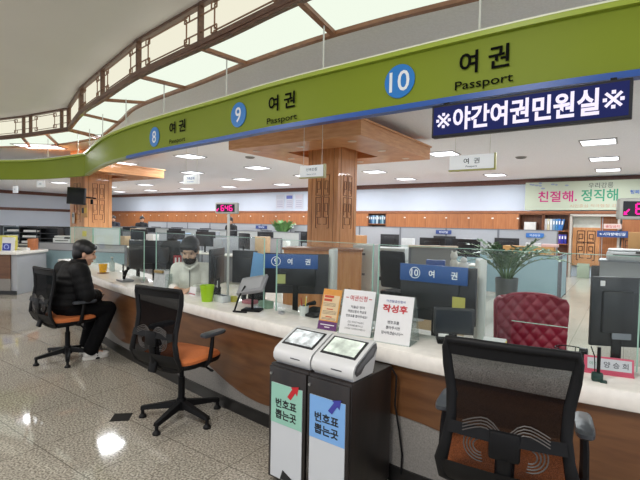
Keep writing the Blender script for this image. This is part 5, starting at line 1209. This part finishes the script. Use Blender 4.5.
# ------------------------------------------------------------------ far corner: block, partition, racks, column monitor
t = thing('information_desk', 'white topped block desk with brown front panel at the hall corner', 'desk', (-6.06, 8.88, 0), 0)
mb = MB(); mb.box((-1.6, .5, .84), (3.2, 1.05, .06), .01); mb.build('top', M_stone, t); mb = MB(); mb.box((-1.6, .53, .405), (3.12, .96, .81)); mb.build('body', mat('grey_laminate_light', '#a4a6ab', .5), t, ang=0)
mb = MB(); mb.box((-1.66, .035, .56), (3.0, .02, .50)); mb.build('front_panel', M_counterwood, t, ang=0); mb = MB(); mb.box((-1.66, .03, .2), (3.0, .025, .24)); mb.build('kick_panel', M_kick, t, ang=0); mb = MB(); mb.box((-1.6, .03, .04), (3.12, .03, .08)); mb.build('baseboard', M_base, t, ang=0)
def onq(px, py, D): q = Q(px, py, D); return q
q = onq(3, 250, 9.25); block('yellow topped carton on the block desk at the hall corner', 'carton', 'carton', (q.x, q.y, .87), 0, (.42, .3, .31), mat('yellow_carton', '#c6bd5c', .6, var=.08), .006)
q = onq(8.5, 246, 9.08); t = thing('emblem_sign', 'white card with a blue round emblem leaning on the yellow carton', 'sign', (q.x, q.y, .87), 0); mb = MB(); mb.box((0, 0, .14), (.26, .01, .28), rx=-.1); mb.build('card', M_paper, t); mb = MB(); mb.box((-.03, -.012, .085), (.17, .006, .15), rx=-.1); mb.build('emblem_panel', mat('emblem_blue', '#2f3f9a', .5), t); mb = MB(); mb.loft([[(-.03+r*math.cos(2*PI*k/24), y, .085+r*math.sin(2*PI*k/24)) for k in range(24)] for r, y in ((.055, -.017), (.055, -.019), (.035, -.019), (.035, -.017))], closed=True); mb.build('ring', mat('emblem_pale', '#9aa6e0', .5), t)
q = onq(20, 251, 9.5); block('flat white paper tray on the block desk', 'paper tray', 'paper_tray', (q.x, q.y, .87), 0, (.45, .25, .05), M_paper, .006)
q = onq(33, 246, 9.6); block('small orange-brown wooden box at the end of the block desk', 'box', 'wooden_box', (q.x, q.y, .87), .2, (.13, .22, .24), wood('orange_box', '#9c5a32', '#b26c40', (3, 3, 8)), .006, '#3a2418')
qa, qb = Q(39, 262, 10.2), Q(126, 262, 9.6); d = qb-qa; d.z = 0; L = d.length; pr_ = math.atan2(d.y, d.x)
for k in range(2):
    p = qa+d*((k+.5)/2); partition(['two-tone grey and blue partition behind the seated customer, wall side', 'two-tone grey and blue partition below the frosted panels'][k], (p.x, p.y, 0), pr_, L/2, 1.0, M_pgrey, lower=.84, group='two-tone partitions at the corner')
for k, (x0, x1, c, lb) in enumerate(((72, 94, '#b9b3a4', 'beige frosted panel with a yellow note below the carved column'), (95, 120, '#c9d2d0', 'white frosted panel on the two-tone partition'))):
    f0, f1 = (x0-39)/87, (x1-39)/87; p = qa+d*((f0+f1)/2); t = thing('frosted_panel', lb, 'panel', (p.x, p.y, 1.01), pr_); w_ = L*(f1-f0)
    mb = MB(); mb.box((0, 0, .18), (w_, .012, .36)); mb.build('pane', mat('frost_%d' % k, c, .3, var=.03), t, ang=0); mb = MB(); mb.box((0, 0, .36), (w_, .018, .012)); mb.box((-w_/2, 0, .18), (.014, .018, .36)); mb.box((w_/2, 0, .18), (.014, .018, .36)); mb.build('edge', G_edge, t, ang=0)
    if k == 0: mb = MB(); mb.box((.08, -.008, .22), (.11, .003, .12)); mb.build('yellow_note', mat('yellow_note', '#c9bd4e', .6), t, ang=0)
def rack(label, px, D, w, h, z0, m, sheets=True):
    q = Q(px, 235, D); t = thing('file_rack', label, 'file rack', (q.x, q.y, z0), .1); mb = MB()
    for x in (-w/2, w/2): mb.box((x, 0, h/2), (.02, .3, h))
    mb.box((0, .14, h/2), (w, .02, h))
    for k in range(4): mb.box((0, 0, .01+h*k/3.05), (w, .3, .018))
    mb.build('frame', m, t, ang=0)
    if sheets:
        for k in range(3): mb = MB(); mb.box((.02*k, -.06, .05+h*k/3.05), (w*.7, .26, .05), .004, rz=.1*k-.1); mb.build('paper', M_paper, t)
# desks holding racks behind the block desk
for px, D, lb in ((15.5, 11.6, 'desk holding the grey file rack near the white wall'), (41.5, 11.4, 'desk holding the black file racks near the white wall')):
    q = Q(px, 250, D); desk(lb, (q.x, q.y, 0), .1, .65 if px < 20 else .95, .6, .9)
rack('grey file rack with loose papers near the white wall', 15.5, 11.6, .42, .42, .9, mat('rack_grey', '#7f8b94', .5)); rack('black file rack with tilted papers near the white wall', 33, 11.4, .5, .42, .9, M_screen); rack('wide black file rack beside the column', 50, 11.4, .5, .40, .9, M_screen, False)
q = Q(65, 243, 11.0); copier('small white printer beneath the column monitor', (q.x, q.y, .9), .1, .42, .34, .24, mat('copier_white', '#c9cccb', .45))
q = Q(65, 250, 11.1); desk('desk holding the small white printer beside the column', (q.x, q.y, 0), .1, .48, .45, .9)
for k, (px, D, lb) in enumerate(((8, 15.5, 'row'), (28, 15.5, 'row'), (48, 15.5, 'row'), (66, 15.5, 'row'))):
    q = Q(px, 235, D); desk(f'{ORD[k]} desk from the frame edge before the far white wall', (q.x, q.y, 0), .2, .62, .6, group='desks before the far white wall'); dup(mo, (q.x, q.y, .72), .2+rnd.uniform(-.4, .4), f'black monitor on the {ORD[k]} desk from the frame edge before the far white wall', 'monitors before the far white wall')
    block(f'{["yellow", "grey", "white", "dark"][k]} file pile on the {ORD[k]} desk before the far white wall', 'file pile', 'file_pile', (q.x+.2, q.y-.22, .72), .2, (.14, .14, .5), mat('pile_%d' % k, ['#c2b84a', '#7d8288', '#c9cac8', '#3b3f45'][k], .6, var=.1), .01, '#55585c')
# column monitor and notice frame
qc = AB(-11.35, 5.95); nrm = -E2; face = qc-E2*.35
t = thing('wall_monitor', 'black monitor on an arm fixed to the far carved column', 'monitor', (0, 0, 0)); q = Q(76.5, 196, 10.55); t.location = q; t.rotation_euler = (0, 0, math.radians(-8))
mb = MB(); mb.box((0, 0, 0), (.47, .06, .40), .012, ry=.06); mb.build('casing', M_screen, t); mb = MB(); mb.box((0, -.031, 0), (.43, .004, .36), ry=.06); mb.build('screen', mat('column_screen', '#101114', .5, spec=.2), t, ang=0)
mb = MB(); mb.tube([(.05, .03, 0), (.12, .2, -.02), (.2, .42, -.03)], .02, 8); mb.box((.2, .28, -.12), (.05, .05, .12), .008); mb.build('arm', M_black, t)
for px, y, w_, h_, lb, c in ((85, 210.5, .30, .34, 'small framed notice box with two squares on the far column', '#b98a5a'), (74, 218, .10, .27, 'slim white notice plate at the edge of the far column', '#c9c4bb')):
    # placed on the hall-side face of the column
    q0 = ray(px, y); o0 = Vector((0, 0, EYE)); k_ = ((face-o0).dot(nrm))/q0.dot(nrm); q = o0+q0*k_; q = q+nrm*.012
    t = thing('notice_frame', lb, 'notice', q, GRID); mb = MB(); mb.box((0, 0, 0), (w_, .02, h_), .004); mb.build('board', mat('notice_'+c, c, .5), t)
    if w_ > .2:
        for x, cc in ((-.06, '#1c1a1a'), (.06, '#c9a23a')): mb = MB(); mb.box((x, -.012, .0), (.09, .006, .13)); mb.build('square', mat('sq_'+cc, cc, .5), t, ang=0)
    else: mb = MB(); mb.box((0, -.012, .06), (w_*.7, .004, .08)); mb.build('print', mat('grey_print', '#6e7a80', .5), t, ang=0)
# ------------------------------------------------------------------ colleagues far away
def colleague(label, px, D, rz, top, side=0):
    q = AB(ab_at(px, D), D)
    person(label, (q.x, q.y, 0), rz, dict(pelvis=V(0, 0, .95), chest=V(0, .02, 1.28), neck=V(0, .05, 1.48), head=V(0, .09, 1.60), pitch=.3, yaw=.2,
        arms=[(V(-.19, .02, 1.38), V(-.24, .05, 1.10), V(-.15, .28, 1.0), V(-.1, .36, 1.0)), (V(.19, .02, 1.38), V(.24, .05, 1.10), V(.15, .28, 1.0), V(.1, .36, 1.0))],
        legs=[(V(-.09, 0, .9), V(-.10, .03, .5), V(-.10, 0, .08), V(-.11, .14, .03)), (V(.09, 0, .9), V(.10, .03, .5), V(.10, 0, .08), V(.11, .14, .03))]),
        top, mat('dark_trousers', '#1c1d22', .8), (M_black, M_black), vs=.02, detail=False, group='colleagues standing far back')
colleague('colleague in a black jacket standing by the far desks, nearest the far column but one', 141.5, 11.55, PI+.6, mat('colleague_black', '#17181b', .7))
colleague('colleague in dark clothes standing behind the number display pole', 231.5, 11.5, PI-.5, mat('colleague_black', '#17181b', .7))
colleague('colleague in a dark top standing beside the far column', 114.5, 11.5, PI, mat('colleague_navy', '#20222c', .7))
# red upright file by the staff member
q = Q(177.5, 262, 5.85); mb = MB(); mb.box((0, 0, .2), (.10, .03, .36), .004); o = mb.build('desk_file', mat('file_red', '#9a3038', .5), loc=(q.x, q.y, .72+.0), rz=.2, label='red and white upright file beside the staff member shoulder', cat='file')
mb = MB()
for k in range(2): mb.box((-.022+.045*k, -.0165, .21), (.022, .002, .28))
mb.build('white_stripe', M_paper, o, ang=0)
sc = bpy.context.scene
sc.view_settings.view_transform = 'Standard'; sc.view_settings.look = 'None'; sc.view_settings.exposure = 0; sc.view_settings.gamma = 1
sc.cycles.max_bounces = 10; sc.cycles.transparent_max_bounces = 16; sc.cycles.diffuse_bounces = 7; sc.cycles.glossy_bounces = 3
sc.cycles.sample_clamp_indirect = 4; sc.cycles.caustics_reflective = False; sc.cycles.caustics_refractive = False
